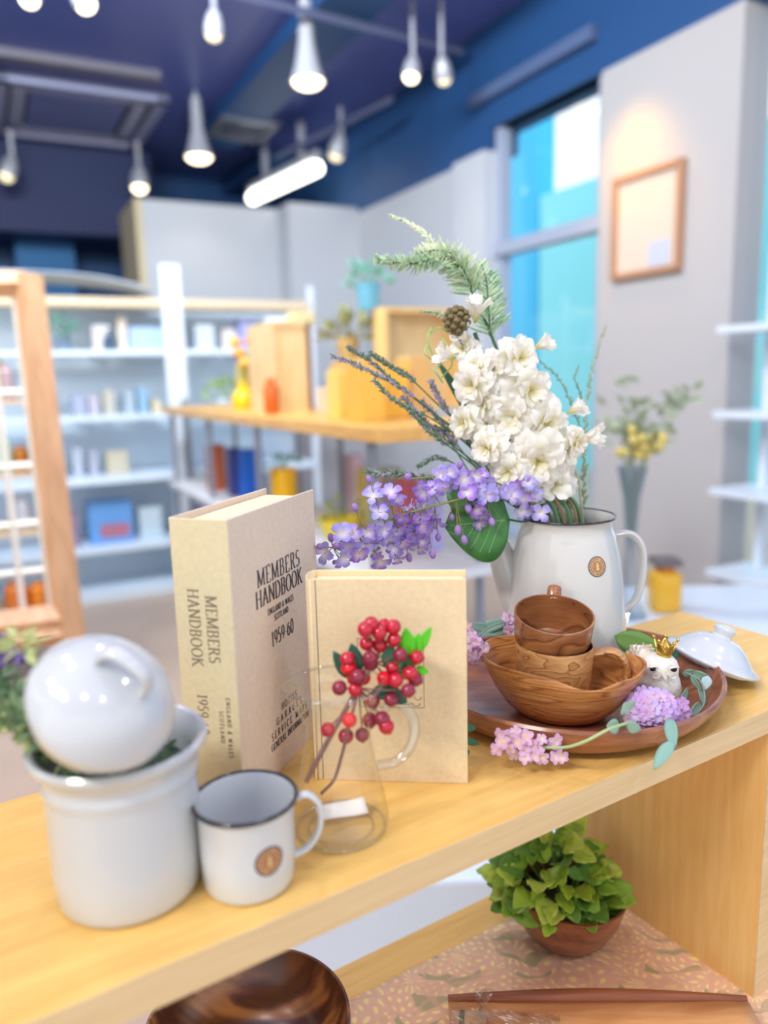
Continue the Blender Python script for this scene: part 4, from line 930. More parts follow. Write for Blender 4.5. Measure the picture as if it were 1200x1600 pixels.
# two wooden cups
m_cupL = ringwood('cup_wood_light', rgb(204, 154, 98), rgb(178, 122, 68), rgb(104, 60, 30), (14, 14, 34), 13, .14)
m_cupD = ringwood('cup_wood_dark', rgb(160, 104, 62), rgb(128, 78, 46), rgb(92, 52, 32), (10, 10, 16), 7, .25, .25, .4)
def cup(name, base, nrm, m, R0, H, hang, label, hsize, hw=.0055, tw_=0, hz=.93):
    z_ = Vector(nrm).normalized(); y_ = z_.cross(Vector((1, 0, 0))).normalized(); x_ = y_.cross(z_)
    M = Matrix(((x_.x, y_.x, z_.x, base[0]), (x_.y, y_.y, z_.y, base[1]), (x_.z, y_.z, z_.z, base[2]), (0, 0, 0, 1))); t = thing(name, label, 'cup', base, 0, None)
    MB().lathe([(.001, 0), (R0 * .62, 0), (R0 * .78, H * .06), (R0 * .89, H * .2), (R0 * .955, H * .45), (R0, H * .97), (R0 * .99, H), (R0 * .945, H), (R0 * .90, H * .5), (R0 * .80, H * .2), (R0 * .55, H * .1), (.001, H * .09)], 72, M).build('body', m, t)
    d = Vector((math.cos(hang), math.sin(hang), 0)); z = Vector((0, 0, 1)); s = hsize
    hp = bez([M @ (d * R0 * .97 + z * H * .88), M @ (d * (R0 + s * .6) + z * H * hz), M @ (d * (R0 + s) + z * H * .68), M @ (d * (R0 + s * .85) + z * H * .3), M @ (d * R0 * .9 + z * H * .16)], 6)
    MB().tube(hp, [hw] * len(hp), 10, flat=.5, ref=(M.to_3x3() @ z.cross(d))).build('handle', m, t)
    return t
d_low = (WC - CAM).dot(fw)
cb = at(864, 1055, d_low)
cup('wooden_cup', Vector((cb.x, cb.y + .003, ZS + .0175)), (.03, -.02, 1), m_cupL, .0415, .068, R(-12), 'light wooden cup with dark growth rings, lower of the stacked pair', .034, .0075)
ub = Vector((cb.x - .0005, cb.y + .012, ZS + .0175 + .053))
cup('wooden_cup', ub, (.03, -.24, 1), m_cupD, .0425, .049, R(78), 'dark wooden cup tipped forward, upper of the stacked pair', .0165, .0075, 0, 1.06)

# crowned bird figurine
bdist = .842
m_bird = mat('bird_stone', rgb(236, 230, 216), .65, var=.04, scale=120, bump=.8, bscale=420)
HC = at(1032, 1046, bdist); s_ = bdist / FPX
bd = thing('bird_figurine', 'small white bird figurine wearing a gold crown on the tray', 'figurine', Vector((HC.x, HC.y, ZS + .009)))
mb = MB()
body_c = at(1032, 1076, bdist + .012)
# one continuous body: stacked rings from base to crown of the head, swelling at the breast
mbp = []
prof = [(.001, 0), (.016, 0), (.0205, .004), (.0225, .012), (.0222, .021), (.0205, .030), (.0188, .035), (.0190, .040), (.0190, .046), (.0170, .0525), (.0130, .0575), (.007, .0605), (.001, .0615)]
Hb = at(1032, 1021, bdist).z - (ZS + .009)
prof = [(r_ * 1.0, z * Hb / .0615) for r_, z in prof]
def bwv(r, z, a, i):
    k = 1 + .0 * a; back = max(0, math.sin(a)) * .012 * math.exp(-((z / Hb - .35) / .3) ** 2); return r + back, z
mb.lathe(prof, 40, Matrix.Translation((HC.x, HC.y + .004, ZS + .009)), 1.08, 1, bwv)
o = mb.build('body', m_bird, bd)
# tail and wings raised behind, with overlapping scale feathers
tp = at(998, 1018, bdist + .03)
MB().tube([Vector((HC.x - .006, HC.y + .022, ZS + .03)), tp + Vector((.006, 0, -.012)), tp, tp + Vector((-.008, .004, .004))], [.017, .017, .013, .004], 16, flat=.8).build('tail', m_bird, bd)
mb = MB()
for i in range(40):
    a = i * 2.4; rr = .0022 * math.sqrt(i); q = tp + Vector((math.cos(a) * rr, -.010 + rr * .35, math.sin(a) * rr * .7))
    mb.add(*leaf_geo(.006, .0045, 3, .15, .3), frame(q, Vector((math.cos(a), -.5, math.sin(a))), 0))
mb.build('feathers', mat('feather_edge', rgb(226, 208, 186), .6), bd, kind='stuff')
m_eye = mat('eye_black', rgb(16, 16, 20), .1)
vh = (CAM - HC).normalized()
def onhead(px, py, r_=.0205):
    v = at(px, py, 1.0) - CAM; v.normalize(); o_ = CAM - HC; b2 = o_.dot(v); d2 = b2 * b2 - (o_.dot(o_) - r_ * r_)
    return CAM + v * (-b2 - math.sqrt(max(0, d2)))
for (ex, ey) in ((1020, 1045), (1053, 1046)):
    q = onhead(ex, ey); MB().ball(q, .0034, 14, 8, (1, .8, .8)).build('eye', m_eye, bd)
    MB().tube(bez([q + Vector((-.005, .0005, .0012)), q + Vector((0, -.002, .0034)), q + Vector((.005, .0005, .002))], 4), .0012, 6).build('brow', m_bird, bd)
q = onhead(1038, 1056)
MB().lathe([(.0030, -.002), (.0028, .0005), (.0018, .0035), (.0007, .0062), (.0001, .0070)], 14, frame(q, Vector((0.05, -1, -.95)), 0), 1.15, .9).build('beak', mat('beak_bone', rgb(206, 196, 184), .5), bd)
for sgn in (-1, 1):
    MB().tube(bez([onhead(1038 + sgn * 5, 1053, .0203), onhead(1038 + sgn * 11, 1060, .0203), onhead(1038 + sgn * 19, 1058, .0200)], 5), .0009, 8).build('cheek_ridge', m_bird, bd)
# crown
m_gold = mat('gold', rgb(232, 190, 90), .22, metal=.9)
cr0 = at(1037, 1026, bdist); CT = Matrix.Translation(cr0) @ Matrix.Rotation(R(5), 4, 'Y')
mb = MB(); n = 5; seg = 60
def crw(u, v):
    a = 2 * PI * u; z = v; pk = abs(((u * n) % 1) - .5) * 2
    h = .0105 + .0105 * pk ** 1.4; zz = v * h * .92; rr = .0068 + .0030 * (zz / .02) + .004 * (zz / .021) ** 2.2
    return CT @ Vector((math.cos(a) * rr, math.sin(a) * rr, zz))
mb.sheet(crw, seg, 8)
o = mb.build('crown', m_gold, bd, solid=.0013)
mb = MB()
for i in range(n):
    a = 2 * PI * i / n; mb.ball(CT @ Vector((math.cos(a) * .0132, math.sin(a) * .0132, .0200)), .0019, 10, 6); mb.ball(CT @ Vector((math.cos(a + .62) * .0085, math.sin(a + .62) * .0085, .0085)), .0013, 8, 5)
for zz, rr in ((.0008, .0071), (.0035, .0077)): mb.tube([CT @ Vector((math.cos(a) * rr, math.sin(a) * rr, zz)) for a in [2 * PI * i / 36 for i in range(37)]], .0007, 6)
mb.build('crown_beads', m_gold, o)

# ------------------------------------------------------------------ glass jug with berries
JC = Vector((-.0430, .590, ZS)); T = Matrix.Translation(JC)
jg = thing('glass_jug', 'clear glass jug with a waist and a loop handle, holding berry stems', 'jug', JC)
jd = (JC - CAM).dot(fw)
HJ = .127
jp = [(0, .034), (.003, .0385), (.012, .0402), (.030, .0372), (.055, .0310), (.080, .0272), (.095, .0268), (.110, .0315), (.122, .0365), (HJ, .0390)]
def jw(r, z, a, i):
    sp_ = math.exp(-(((a - R(200) + PI) % (2 * PI) - PI) / .35) ** 2) * max(0, (z - .1) / .027); return r + .006 * sp_, z + .002 * sp_
prof = [(.001, .0005)] + [(r_, z + .0005) for z, r_ in jp]
m_glass = thin_glass('jug_glass', (0.985, 0.985, 0.975, 1), 0.95, 0.06)
mbj = MB().lathe(prof, 80, T, wav=jw); mbj.f.pop(); mbj.build('body', m_glass, jg)
m_solid = thin_glass('jug_glass_thick', (0.93, 0.94, 0.92, 1), 0.9, 0.12)
def jring(r0_, z, w): MB().tube([JC + Vector((math.cos(a_) * jw(r0_, z, a_ % (2 * PI), 0)[0], math.sin(a_) * jw(r0_, z, a_ % (2 * PI), 0)[0], jw(r0_, z, a_ % (2 * PI), 0)[1])) for a_ in [2 * PI * i / 72 for i in range(73)]], w, 10).build('rim' if z > .05 else 'foot_ring', m_solid, jg)
jring(.0390, HJ, .0014); jring(.0370, .0022, .0015); jring(.0270, .0016, .0009)
hp = bez([at(594, 1108, jd + .012), at(622, 1100, jd + .014), at(645, 1122, jd + .016), at(645, 1158, jd + .016), at(622, 1188, jd + .014), at(590, 1197, jd + .010)], 7)
MB().tube(hp, [.0048] * len(hp), 14, flat=.7).build('handle', m_solid, jg)
# price tag inside the jug's foot
q = [onz(492, 1262, ZS + .012), onz(568, 1244, ZS + .016), onz(576, 1270, ZS + .0055), onz(500, 1283, ZS + .0055)]
mb = MB(); mb.sheet(lambda u, v: q[0].lerp(q[1], u).lerp(q[3].lerp(q[2], u), v) + Vector((0, 0, .0006 * math.sin(6 * u))), 8, 4)
o = mb.build('paper_tag', mat('paper_tag', rgb(246, 240, 228), .8), None, q[3], solid=.0004); tag(o, 'small blank white paper tag lying inside the glass jug', 'tag')

# berry spray
bs = thing('berry_spray', 'spray of shiny red berries with green leaves in the glass jug', 'berries', JC + Vector((0, 0, .006)))
m_stem = mat('berry_stem', rgb(128, 92, 86), .6, var=.1, scale=80)
m_berry = [mat('berry_red', rgb(190, 24, 48), .22, coat=.4), mat('berry_wine', rgb(140, 36, 58), .25, coat=.3), mat('berry_bright', rgb(226, 20, 40), .2, coat=.4)]
bdp = jd - .008
mbl = MB().ball((0, 0, 0), .0063, 20, 12); MB.lathe(mbl, [(.001, .0060), (.0014, .0066), (.0006, .0070)], 8)
bmesh_ = [datamesh(mbl, 'berry', m) for m in m_berry]
bl = [(545,190,0),(495,235,0),(655,210,0),(735,215,0),(615,265,0),(505,355,0),(620,370,0),(740,325,0),(345,490,0),(355,565,2),(400,650,0),(480,650,2),(535,480,1),(540,530,1),(795,455,1),(935,475,0),(730,560,0),(655,655,2),(755,670,0),(880,610,0),(920,660,1),(860,760,1),(715,835,1),(275,735,1),(410,750,0),(555,845,1),(535,1010,1),(640,1000,1),(675,1065,0),(360,1010,2),(175,1090,0),(330,1145,0),(470,1135,1),(430,640,1)]
rnd = random.Random(3)
hub1 = at(562, 1075, bdp); hub2 = at(585, 1035, bdp + .004); hub3 = at(552, 1118, bdp)
for i, (cx_, cy_, k) in enumerate(bl):
    px, py = 480 + cx_ * .18333, 940 + cy_ * .18333; dd = bdp + rnd.uniform(-.008, .010); q = at(px, py, dd)
    hub = hub2 if py < 1065 else hub1
    if py > 1110: hub = hub3 if px > 530 and px < 545 else hub1
    o = place(bmesh_[k], 'berry', frame(q, (q - hub) + Vector((rnd.uniform(-.004, .004), -.012, rnd.uniform(-.004, .004))), rnd.uniform(0, 6), rnd.uniform(.94, 1.06)), bs)
    mid = hub.lerp(q, .5) + Vector((rnd.uniform(-.002, .002), .003, -.002)); MB().tube(bez([hub, mid, q + Vector((0, .002, 0))], 4), .0007, 5).build('twig', m_stem, bs)
MB().tube(bez([at(478, 1222, jd - .012), at(500, 1180, jd - .010), at(528, 1130, jd - .008), at(553, 1086, bdp), hub2], 6), .0021, 8).build('main_stem', m_stem, bs)
MB().tube(bez([at(502, 1240, jd + .004), at(522, 1218, jd), at(534, 1180, jd - .004), at(544, 1140, bdp), hub1, hub2], 6), .0014, 8).build('main_stem', m_stem, bs)
m_dk = mat('leaf_dark', rgb(30, 84, 60), .35, translucent=.15); m_br = mat('leaf_bright', rgb(100, 210, 30), .4, translucent=.35); m_mid = mat('leaf_mid', rgb(52, 104, 72), .45, translucent=.15)
def leafpx(par, p0, p1, w, m, dd0, dd1=None, curl=.12, fold=.2, nm='leaf', tw_=None, ripple=0, n=8):
    a = at(*p0, dd0); b_ = at(*p1, dd1 if dd1 else dd0); z = (b_ - a); L = z.length; v = (CAM - a); v = (v - z * v.dot(z) / z.dot(z)).normalized()
    if tw_: v = (Matrix.Rotation(tw_, 3, z.normalized()) @ v)
    y = z.normalized().cross(v); M = Matrix(((v.x, y.x, z.x / L, a.x), (v.y, y.y, z.y / L, a.y), (v.z, y.z, z.z / L, a.z), (0, 0, 0, 1)))
    mb = MB(); mb.add(*leaf_geo(L, w, n, curl, fold, ripple=ripple), M); return mb.build(nm, m, par, solid=.0004)
for (p0, p1, w, m) in (((560, 1052), (549, 1006), .014, m_dk), ((548, 1060), (521, 1018), .012, m_dk), ((640, 1028), (634, 982), .014, m_br), ((650, 1020), (674, 980), .009, m_br), ((646, 1030), (655, 990), .012, m_br), ((648, 1046), (670, 1050), .008, m_br), ((618, 1050), (630, 1005), .014, m_mid), ((632, 1062), (642, 1012), .014, mat('leaf_fresh', rgb(60, 160, 60), .4, translucent=.25)), ((600, 1040), (614, 1004), .010, m_mid), ((580, 1082), (628, 1080), .013, m_dk), ((612, 1082), (636, 1098), .013, m_dk), ((590, 1062), (622, 1070), .016, m_mid)):
    leafpx(bs, p0, p1, w, m, bdp + .006, bdp + .004)

# ------------------------------------------------------------------ kettle bouquet
mouth = KC + Vector((0, 0, HK)); fd = kd - .02
m_gstem = mat('stem_green', rgb(74, 112, 70), .6, var=.1, scale=60); m_bstem = mat('stem_brown', rgb(120, 100, 70), .7, var=.15, scale=80)
m_petal = radial_mat('white_petal', rgb(232, 222, 130), rgb(250, 247, 238), .003, .022, .7, .3)
def petal_geo(L, W, cup, ruf, n=7, m=8, ph=0, back=.0):
    vs = []; fs = []
    for i in range(n + 1):
        u = i / n
        for j in range(m + 1):
            v = j / m * 2 - 1
            w = W * .5 * (.22 + .78 * math.sin(PI * .5 * min(1, u * 1.25)) ) * math.sqrt(max(0, 1 - max(0, (u - .55) / .45) ** 2 * .62))
            z = cup * L * (1 - (1 - u) ** 2) - back * L * u * u * u + .10 * L * v * v * u
            r_ = L * u * (1 - .10 * v * v * u)
            z += ruf * L * math.sin(v * 5.5 + ph) * u * u
            r_ += ruf * .5 * L * math.cos(v * 7 + ph * 1.7) * u * u
            vs.append((r_, v * w, z))
    for i in range(n):
        for j in range(m): fs.append((i * (m + 1) + j, (i + 1) * (m + 1) + j, (i + 1) * (m + 1) + j + 1, i * (m + 1) + j + 1))
    return vs, fs
def blossom_mesh(seed, layers):
    rnd = random.Random(seed); mb = MB()
    for (n, L, W, cup, back, z0) in layers:
        off = rnd.uniform(0, 6)
        for k in range(n):
            a = off + 2 * PI * k / n + rnd.uniform(-.12, .12); M = Matrix.Translation((0, 0, z0)) @ Matrix.Rotation(a, 4, 'Z') @ Matrix.Rotation(rnd.uniform(-.15, .15), 4, 'X')
            mb.add(*petal_geo(L * rnd.uniform(.88, 1.08), W * rnd.uniform(.9, 1.1), cup + rnd.uniform(-.08, .1), rnd.uniform(.05, .09), ph=rnd.uniform(0, 6), back=back), M)
    return datamesh(mb, 'blossom', m_petal)
BLM = [blossom_mesh(s0, [(5, .031, .029, .10, .28, 0), (5, .026, .025, .45, .2, .0025), (4, .018, .018, .9, .1, .004), (3, .010, .011, 1.3, 0, .005)]) for s0 in (1, 2, 3, 4)]
BUD = [blossom_mesh(s0, [(5, .022, .020, 1.5, -.1, 0), (4, .018, .016, 1.9, -.1, 0)]) for s0 in (11, 12)]
wf = thing('white_flower_stem', 'tall stem of large cream white ruffled blossoms standing in the kettle', 'flowers', mouth)
rnd = random.Random(21)
bloss = [(806, 560, 0, 1.0), (770, 575, 1, .8), (726, 545, 0, .62), (742, 600, 1, .95), (758, 628, 2, .9), (822, 608, 3, 1.12), (775, 660, 0, 1.0), (730, 660, 3, .8), (798, 650, 1, 1.1), (848, 660, 2, 1.05), (765, 700, 3, .85), (880, 700, 0, .9), (840, 715, 1, 1.3), (800, 735, 2, 1.0), (862, 752, 3, 1.2), (825, 752, 0, 1.0), (895, 690, 1, .7), (745, 575, 2, .75)]
for (px, py, k, s0) in bloss:
    dd = fd - .02 + rnd.uniform(-.012, .012); q = at(px, py, dd); cx_ = 735 + (py - 500) * .47
    fac = (CAM - q).normalized() * 1.0 + rt * ((px - cx_) / 70) + up * (-.15 + (-(py - 640) / 500)) + Vector((0, 0, rnd.uniform(-.15, .15)))
    place(BLM[k], 'blossom', frame(q, fac, rnd.uniform(0, 6), s0 * 1.0), wf)
for (px, py, s0, dx, dy) in ((742, 505, .8, .15, 1), (735, 535, .7, -.5, .5), (712, 560, .7, -1, .3), (905, 685, .75, 1, .1), (886, 645, .6, 1, .4), (835, 545, .6, .9, .4)):
    q = at(px, py, fd - .018); place(BUD[rnd.randint(0, 1)], 'bud', frame(q, (CAM - q).normalized() * .5 + rt * dx + up * dy, rnd.uniform(0, 6), s0), wf)
MB().tube(bez([mouth + Vector((0, 0, -.12)), mouth + Vector((.004, 0, 0)), at(862, 770, fd), at(820, 690, fd), at(770, 600, fd), at(742, 520, fd)], 6), .0028, 8).build('stem', m_gstem, wf)
for (p0, p1, w) in (((760, 620), (738, 572), .010), ((748, 568), (762, 560), .012), ((748, 560), (738, 545), .010), ((792, 690), (806, 668), .008)): leafpx(wf, p0, p1, w, mat('sepal', rgb(130, 126, 60), .6), fd - .022)
for k, (dx, px) in enumerate(((-.014, 858), (-.006, 870), (.002, 880), (.010, 893), (-.022, 846), (-.030, 838), (.016, 900))):
    MB().tube(bez([mouth + Vector((dx * .6, -.012, -.1)), mouth + Vector((dx, -.014 + .002 * k, -.002)), at(px - 18 - k, 765, fd - .01)], 6), .0022 if k % 2 else .0028, 7).build('stem', m_bstem if k % 2 else m_gstem, wf)
# strap leaves at the back of the white stem
for (p0, p1, w, m) in (((800, 745), (678, 555), .016, m_mid), ((790, 735), (735, 650), .012, m_mid), ((770, 715), (700, 655), .009, m_mid), ((812, 800), (742, 700), .008, m_dk), ((845, 800), (800, 735), .008, m_dk)):
    leafpx(wf, p0, p1, w, m, fd + .01, fd + .012, .03, .2, 'strap_leaf')

# lilac spray: individual four-petalled florets
m_lil = radial_mat('lilac_petal', rgb(244, 236, 226), rgb(168, 146, 228), .0012, .0085, .6, .3, jitter=.10)
def floret(seed, n, L, W, m, nm='floret', tube_=True):
    rnd = random.Random(seed); mb = MB()
    for k in range(n):
        M = Matrix.Rotation(2 * PI * k / n + rnd.uniform(-.15, .15), 4, 'Z')
        mb.add(*petal_geo(L * rnd.uniform(.9, 1.1), W, .35 + rnd.uniform(-.15, .2), .05, 4, 4, rnd.uniform(0, 6), .15), M)
    if tube_: mb.tube([(0, 0, .0005), (.0005, 0, -.004), (.001, 0, -.008)], [.0013, .0011, .0008], 6)
    return datamesh(mb, nm, m)
LF = [floret(s0, 4, .0105, .0095, m_lil) for s0 in (1, 2, 3)]
mbb = MB().ball((0, 0, .004), .0042, 10, 7, (1, 1, 1.5)); m_lbud = mat('lilac_bud', rgb(176, 140, 206), .6, translucent=.2); LB = datamesh(mbb, 'bud', m_lbud)
ls = thing('lilac_spray', 'arching spray of violet lilac florets with a broad leaf over the kettle spout', 'flowers', mouth + Vector((-.03, -.02, 0)))
fl_ = [(285,170,1),(380,240,0),(430,270,0),(215,315,1),(150,440,0),(200,430,0),(240,470,0),(60,530,0),(110,500,1),(150,555,0),(230,530,0),(310,530,0),(340,570,0),(430,560,0),(390,370,0),(440,350,0),(350,400,0),(420,420,0),(380,460,0),(450,480,0),(400,510,0),(480,420,0),(540,360,0),(590,330,0),(570,410,0),(510,440,0),(550,470,0),(600,520,1),(630,440,1),(480,150,1),(540,200,0),(500,300,0),(600,210,0),(640,140,0),(700,130,0),(660,200,0),(740,100,1),(760,160,0),(800,200,0),(850,140,0),(880,180,0),(830,220,0),(900,240,0),(940,240,0),(840,270,0),(780,290,1),(830,310,0),(700,340,1),(860,320,0),(840,380,0),(900,360,1),(760,450,1),(730,400,1),(1010,200,0),(1000,240,0),(1070,170,1),(1100,200,0),(1130,230,0),(1060,260,0),(1090,320,0),(1120,330,0),(1050,320,0),(560,290,0),(330,330,0),(300,250,0),(270,430,0),(330,450,0),(460,320,0),(520,380,0),(620,370,0),(90,470,1),(40,500,1),(180,500,0),(480,540,1),(730,170,0),(870,240,0),(970,230,0)]
rnd = random.Random(18)
for (cx_, cy_, b_) in list(fl_):
    if not b_ and rnd.random() < .75: fl_.append((cx_ + rnd.uniform(-32, 32), cy_ + rnd.uniform(-30, 30), 0))
rnd = random.Random(8)
mains = [bez([mouth + Vector((-.02, -.02, -.02)), at(838, 800, fd - .03), at(760, 775, fd - .06), at(680, 790, fd - .09), at(600, 815, fd - .11), at(520, 855, fd - .125)], 10),
         bez([mouth + Vector((-.02, -.02, -.02)), at(842, 795, fd - .03), at(770, 752, fd - .05), at(700, 745, fd - .07), at(640, 748, fd - .085)], 10)]
for mpts in mains: MB().tube(mpts, [.0018 - .0009 * i / len(mpts) for i in range(len(mpts))], 7).build('stem', mat('lilac_stem', rgb(140, 142, 80), .6), ls)
allm = [p for mm in mains for p in mm]
mtw = MB()
for (cx_, cy_, b_) in fl_:
    px, py = 490 + cx_ / 3.243, 700 + cy_ / 3.243; dd = fd - .035 - (850 - px) / 350 * .10 + rnd.uniform(-.014, .006); q = at(px, py, dd)
    near = min(allm, key=lambda p: (p - q).length); fac = (q - near).normalized() + (CAM - q).normalized() * .9 + Vector((rnd.uniform(-.4, .4), 0, rnd.uniform(-.4, .4)))
    o = place(LB if b_ else LF[rnd.randint(0, 2)], 'bud' if b_ else 'floret', frame(q, fac if not b_ else (q - near) + Vector((0, 0, .002)), rnd.uniform(0, 6), rnd.uniform(.85, 1.25) * (.85 if b_ else 1)), ls)
    mtw.tube([near, near.lerp(q, .5) + Vector((0, .002, -.001)), q], .0006, 4)
mtw.build('twigs', mat('lilac_stem', rgb(140, 142, 80), .6), ls, kind='stuff')
m_big = mat('leaf_big', rgb(72, 132, 66), .4, var=.16, scale=70, translucent=.2)
leafpx(ls, (796, 812), (698, 822), .094, m_big, fd - .045, fd - .065, .08, .10, 'broad_leaf', n=14)
blf = bpy.data.objects['broad_leaf']; va = Vector(at(796, 812, fd - .049)); vb_ = Vector(at(700, 823, fd - .0695)); vm = MB()
def onleaf(u, v_):  # point of the leaf blade seen from above its face
    L_ = (at(698, 822, fd - .065) - at(796, 812, fd - .045)); z_ = L_.normalized(); v0 = (CAM - at(796, 812, fd - .045)).normalized(); v0 = (v0 - z_ * v0.dot(z_)).normalized(); y_ = z_.cross(v0); W_ = .094 * .5 * math.sin(PI * min(1, u ** .8)) ** .75
    return at(796, 812, fd - .045) + z_ * (u * L_.length) + y_ * (v_ * W_) + v0 * (-.08 * L_.length * u * u + .10 * abs(v_) * W_ + .0005)
vm.tube([onleaf(k / 12, 0) for k in range(1, 12)], .0007, 5)
for k in range(5):
    for sgn in (-1, 1): vm.tube([onleaf(min(.97, .12 + k * .14 + j * .07), sgn * j * .19) for j in range(5)], .0004, 4)
vm.build('veins', mat('leaf_vein', rgb(136, 178, 110), .5), blf, kind='stuff')
leafpx(ls, (742, 790), (700, 756), .040, mat('leaf_big_light', rgb(104, 156, 88), .4, translucent=.25), fd - .06, fd - .065, .3, .3, 'broad_leaf')
MB().tube(bez([at(846, 806, fd - .03), at(820, 815, fd - .05), at(796, 812, fd - .048)], 5), .0013, 6).build('leaf_stalk', m_dk, ls)

# fir branch with a small cone
m_fir = mat('fir_needle', rgb(206, 230, 198), .6, var=.22, scale=300, translucent=.25); m_fir2 = mat('fir_needle_pale', rgb(240, 246, 214), .6, var=.15, scale=300, translucent=.25)
fb = thing('fir_branch', 'pale frosted green fir branch with a small brown cone above the white blossoms', 'branch', mouth + Vector((.005, .01, 0)))
def twigpx(par, path, r_, nl, step, m, mstem, spread=55, seed=0, w=.0011, taper=.5, flatn=None, nm='needles'):
    rnd = random.Random(seed); P = bez(path, 14); MB().tube(P, [r_ * (1 - taper * i / len(P)) for i in range(len(P))], 6).build('twig', mstem, par)
    mb = MB(); acc = 0; k = 0
    for i in range(1, len(P)):
        seg = P[i] - P[i - 1]; acc += seg.length
        while acc > step:
            acc -= step; k += 1; t = seg.normalized(); p = P[i - 1].lerp(P[i], rnd.random())
            a = rnd.uniform(0, 2 * PI) if flatn is None else (flatn + (PI if k % 2 else 0) + rnd.gauss(0, .35))
            side = t.cross(Vector((0, -1, .2))).normalized(); bn = t.cross(side); d0 = side * math.cos(a) + bn * math.sin(a)
            an = R(spread + rnd.uniform(-12, 12)); d = t * math.cos(an) + d0 * math.sin(an); L = nl * rnd.uniform(.7, 1.1) * (1 - .72 * (i / len(P)) ** 1.3)
            mb.tube([p, p + d * L * .55 + d0 * L * .02, p + d * L], [w * .6, w, w * .25], 4, flat=.5)
    mb.build(nm, m, par, kind='stuff', smooth=True)
top = at(716, 405, fd - .02)
twigpx(fb, [mouth + Vector((.003, .012, -.03)), at(835, 700, fd + .02), at(776, 545, fd + .01), at(745, 470, fd), at(722, 418, fd - .01)], .0026, .012, .0030, m_fir, m_gstem, seed=1)
twigpx(fb, [at(740, 462, fd), at(724, 425, fd - .01), at(690, 405, fd - .02), at(640, 412, fd - .03), at(588, 405, fd - .04)], .0020, .030, .00042, m_fir, m_gstem, 58, 2, taper=.6, w=.0014)
twigpx(fb, [at(738, 455, fd), at(716, 408, fd - .01), at(690, 392, fd - .02), at(650, 395, fd - .02)], .0020, .032, .00045, m_fir2, m_gstem, 62, 3, w=.0014)
twigpx(fb, [at(690, 410, fd - .02), at(668, 370, fd - .01), at(640, 350, fd + .02), at(608, 336, fd + .03)], .0014, .010, .00085, m_fir2, m_gstem, 40, 4)
twigpx(fb, [at(640, 412, fd - .03), at(610, 412, fd - .035), at(584, 402, fd - .04)], .0012, .008, .0008, m_fir2, m_gstem, 50, 14)
twigpx(fb, [at(766, 525, fd + .01), at(763, 480, fd), at(760, 440, fd - .01), at(752, 412, fd - .01)], .0014, .030, .0010, m_fir, m_gstem, 55, 5, flatn=.0, w=.0015)
twigpx(fb, [at(770, 520, fd + .01), at(771, 470, fd), at(772, 425, fd - .01)], .0010, .027, .0013, mat('fir_needle_green', rgb(150, 200, 140), .6, translucent=.25), m_gstem, 52, 6, flatn=.0)
twigpx(fb, [at(718, 500, fd + .01), at(690, 490, fd + .02), at(655, 487, fd + .03)], .0010, .010, .0012, m_fir, m_gstem, 50, 7)
cone = at(714, 500, fd - .03); mb = MB(); m_cone = mat('cone_brown', rgb(126, 112, 76), .7, var=.2, scale=200)
for i in range(34):
    a = i * 2.39996; z = (i / 33) * 2 - 1; rr = math.sqrt(max(0, 1 - z * z)) * .0125 + .001
    q = cone + Vector((math.cos(a) * rr, math.sin(a) * rr, z * .0145)); mb.ball(q, .0042, 8, 5, (1, 1, .8))
mb.ball(cone, .011, 14, 8, (1, 1, 1.2)); mb.build('cone', m_cone, fb)
MB().tube([cone + Vector((0, 0, -.014)), at(722, 540, fd - .02)], .0016, 6).build('cone_stalk', m_bstem, fb)
# curly lime tendrils
for i, (a, b_, c_) in enumerate((((678, 560), (668, 530), (674, 512)), ((684, 575), (700, 545), (690, 528)), ((682, 568), (664, 552), (668, 540)), ((690, 590), (706, 570), (702, 552)), ((680, 560), (690, 545), (704, 548)), ((692, 598), (680, 580), (672, 575)), ((672, 520), (688, 512), (700, 520)))):
    MB().tube(bez([at(*a, fd), at(*b_, fd - .01), at(*c_, fd)], 6), .0011, 5).build('tendril', mat('tendril_lime', rgb(164, 206, 120), .5), fb)

# heather sprigs
hs_ = thing('heather_sprig', 'bundle of thin green heather sprigs with faint violet tips leaning out sideways', 'sprig', mouth + Vector((-.01, .01, 0)))
m_hg = mat('heather_green', rgb(104, 140, 104), .6, var=.2, scale=300); m_hv = mat('heather_violet', rgb(178, 160, 186), .6, var=.15, scale=300)
base = mouth + Vector((-.01, .012, -.03))
hsp = [([(800, 760), (735, 695), (690, 655), (635, 612), (575, 578), (520, 556)], .0055, 9), ([(800, 755), (730, 685), (670, 640), (620, 600), (580, 565), (545, 543)], .005, 12), ([(805, 760), (735, 680), (680, 628), (640, 590), (610, 572), (580, 553)], .006, 21), ([(800, 765), (725, 690), (670, 652), (620, 628), (585, 595)], .005, 22), ([(790, 760), (740, 705), (705, 650), (688, 625), (674, 598)], .006, 23), ([(800, 770), (745, 725), (700, 690), (660, 655), (630, 622)], .0065, 24), ([(800, 775), (750, 735), (705, 700), (670, 672), (640, 640)], .006, 25), ([(800, 780), (755, 742), (718, 700), (690, 660), (660, 628)], .006, 26), ([(795, 785), (750, 760), (715, 708), (700, 680), (680, 668)], .005, 27), ([(800, 785), (745, 765), (700, 755), (640, 742), (575, 738)], .008, 28), ([(790, 780), (740, 750), (705, 722), (678, 715), (655, 728)], .005, 29)]
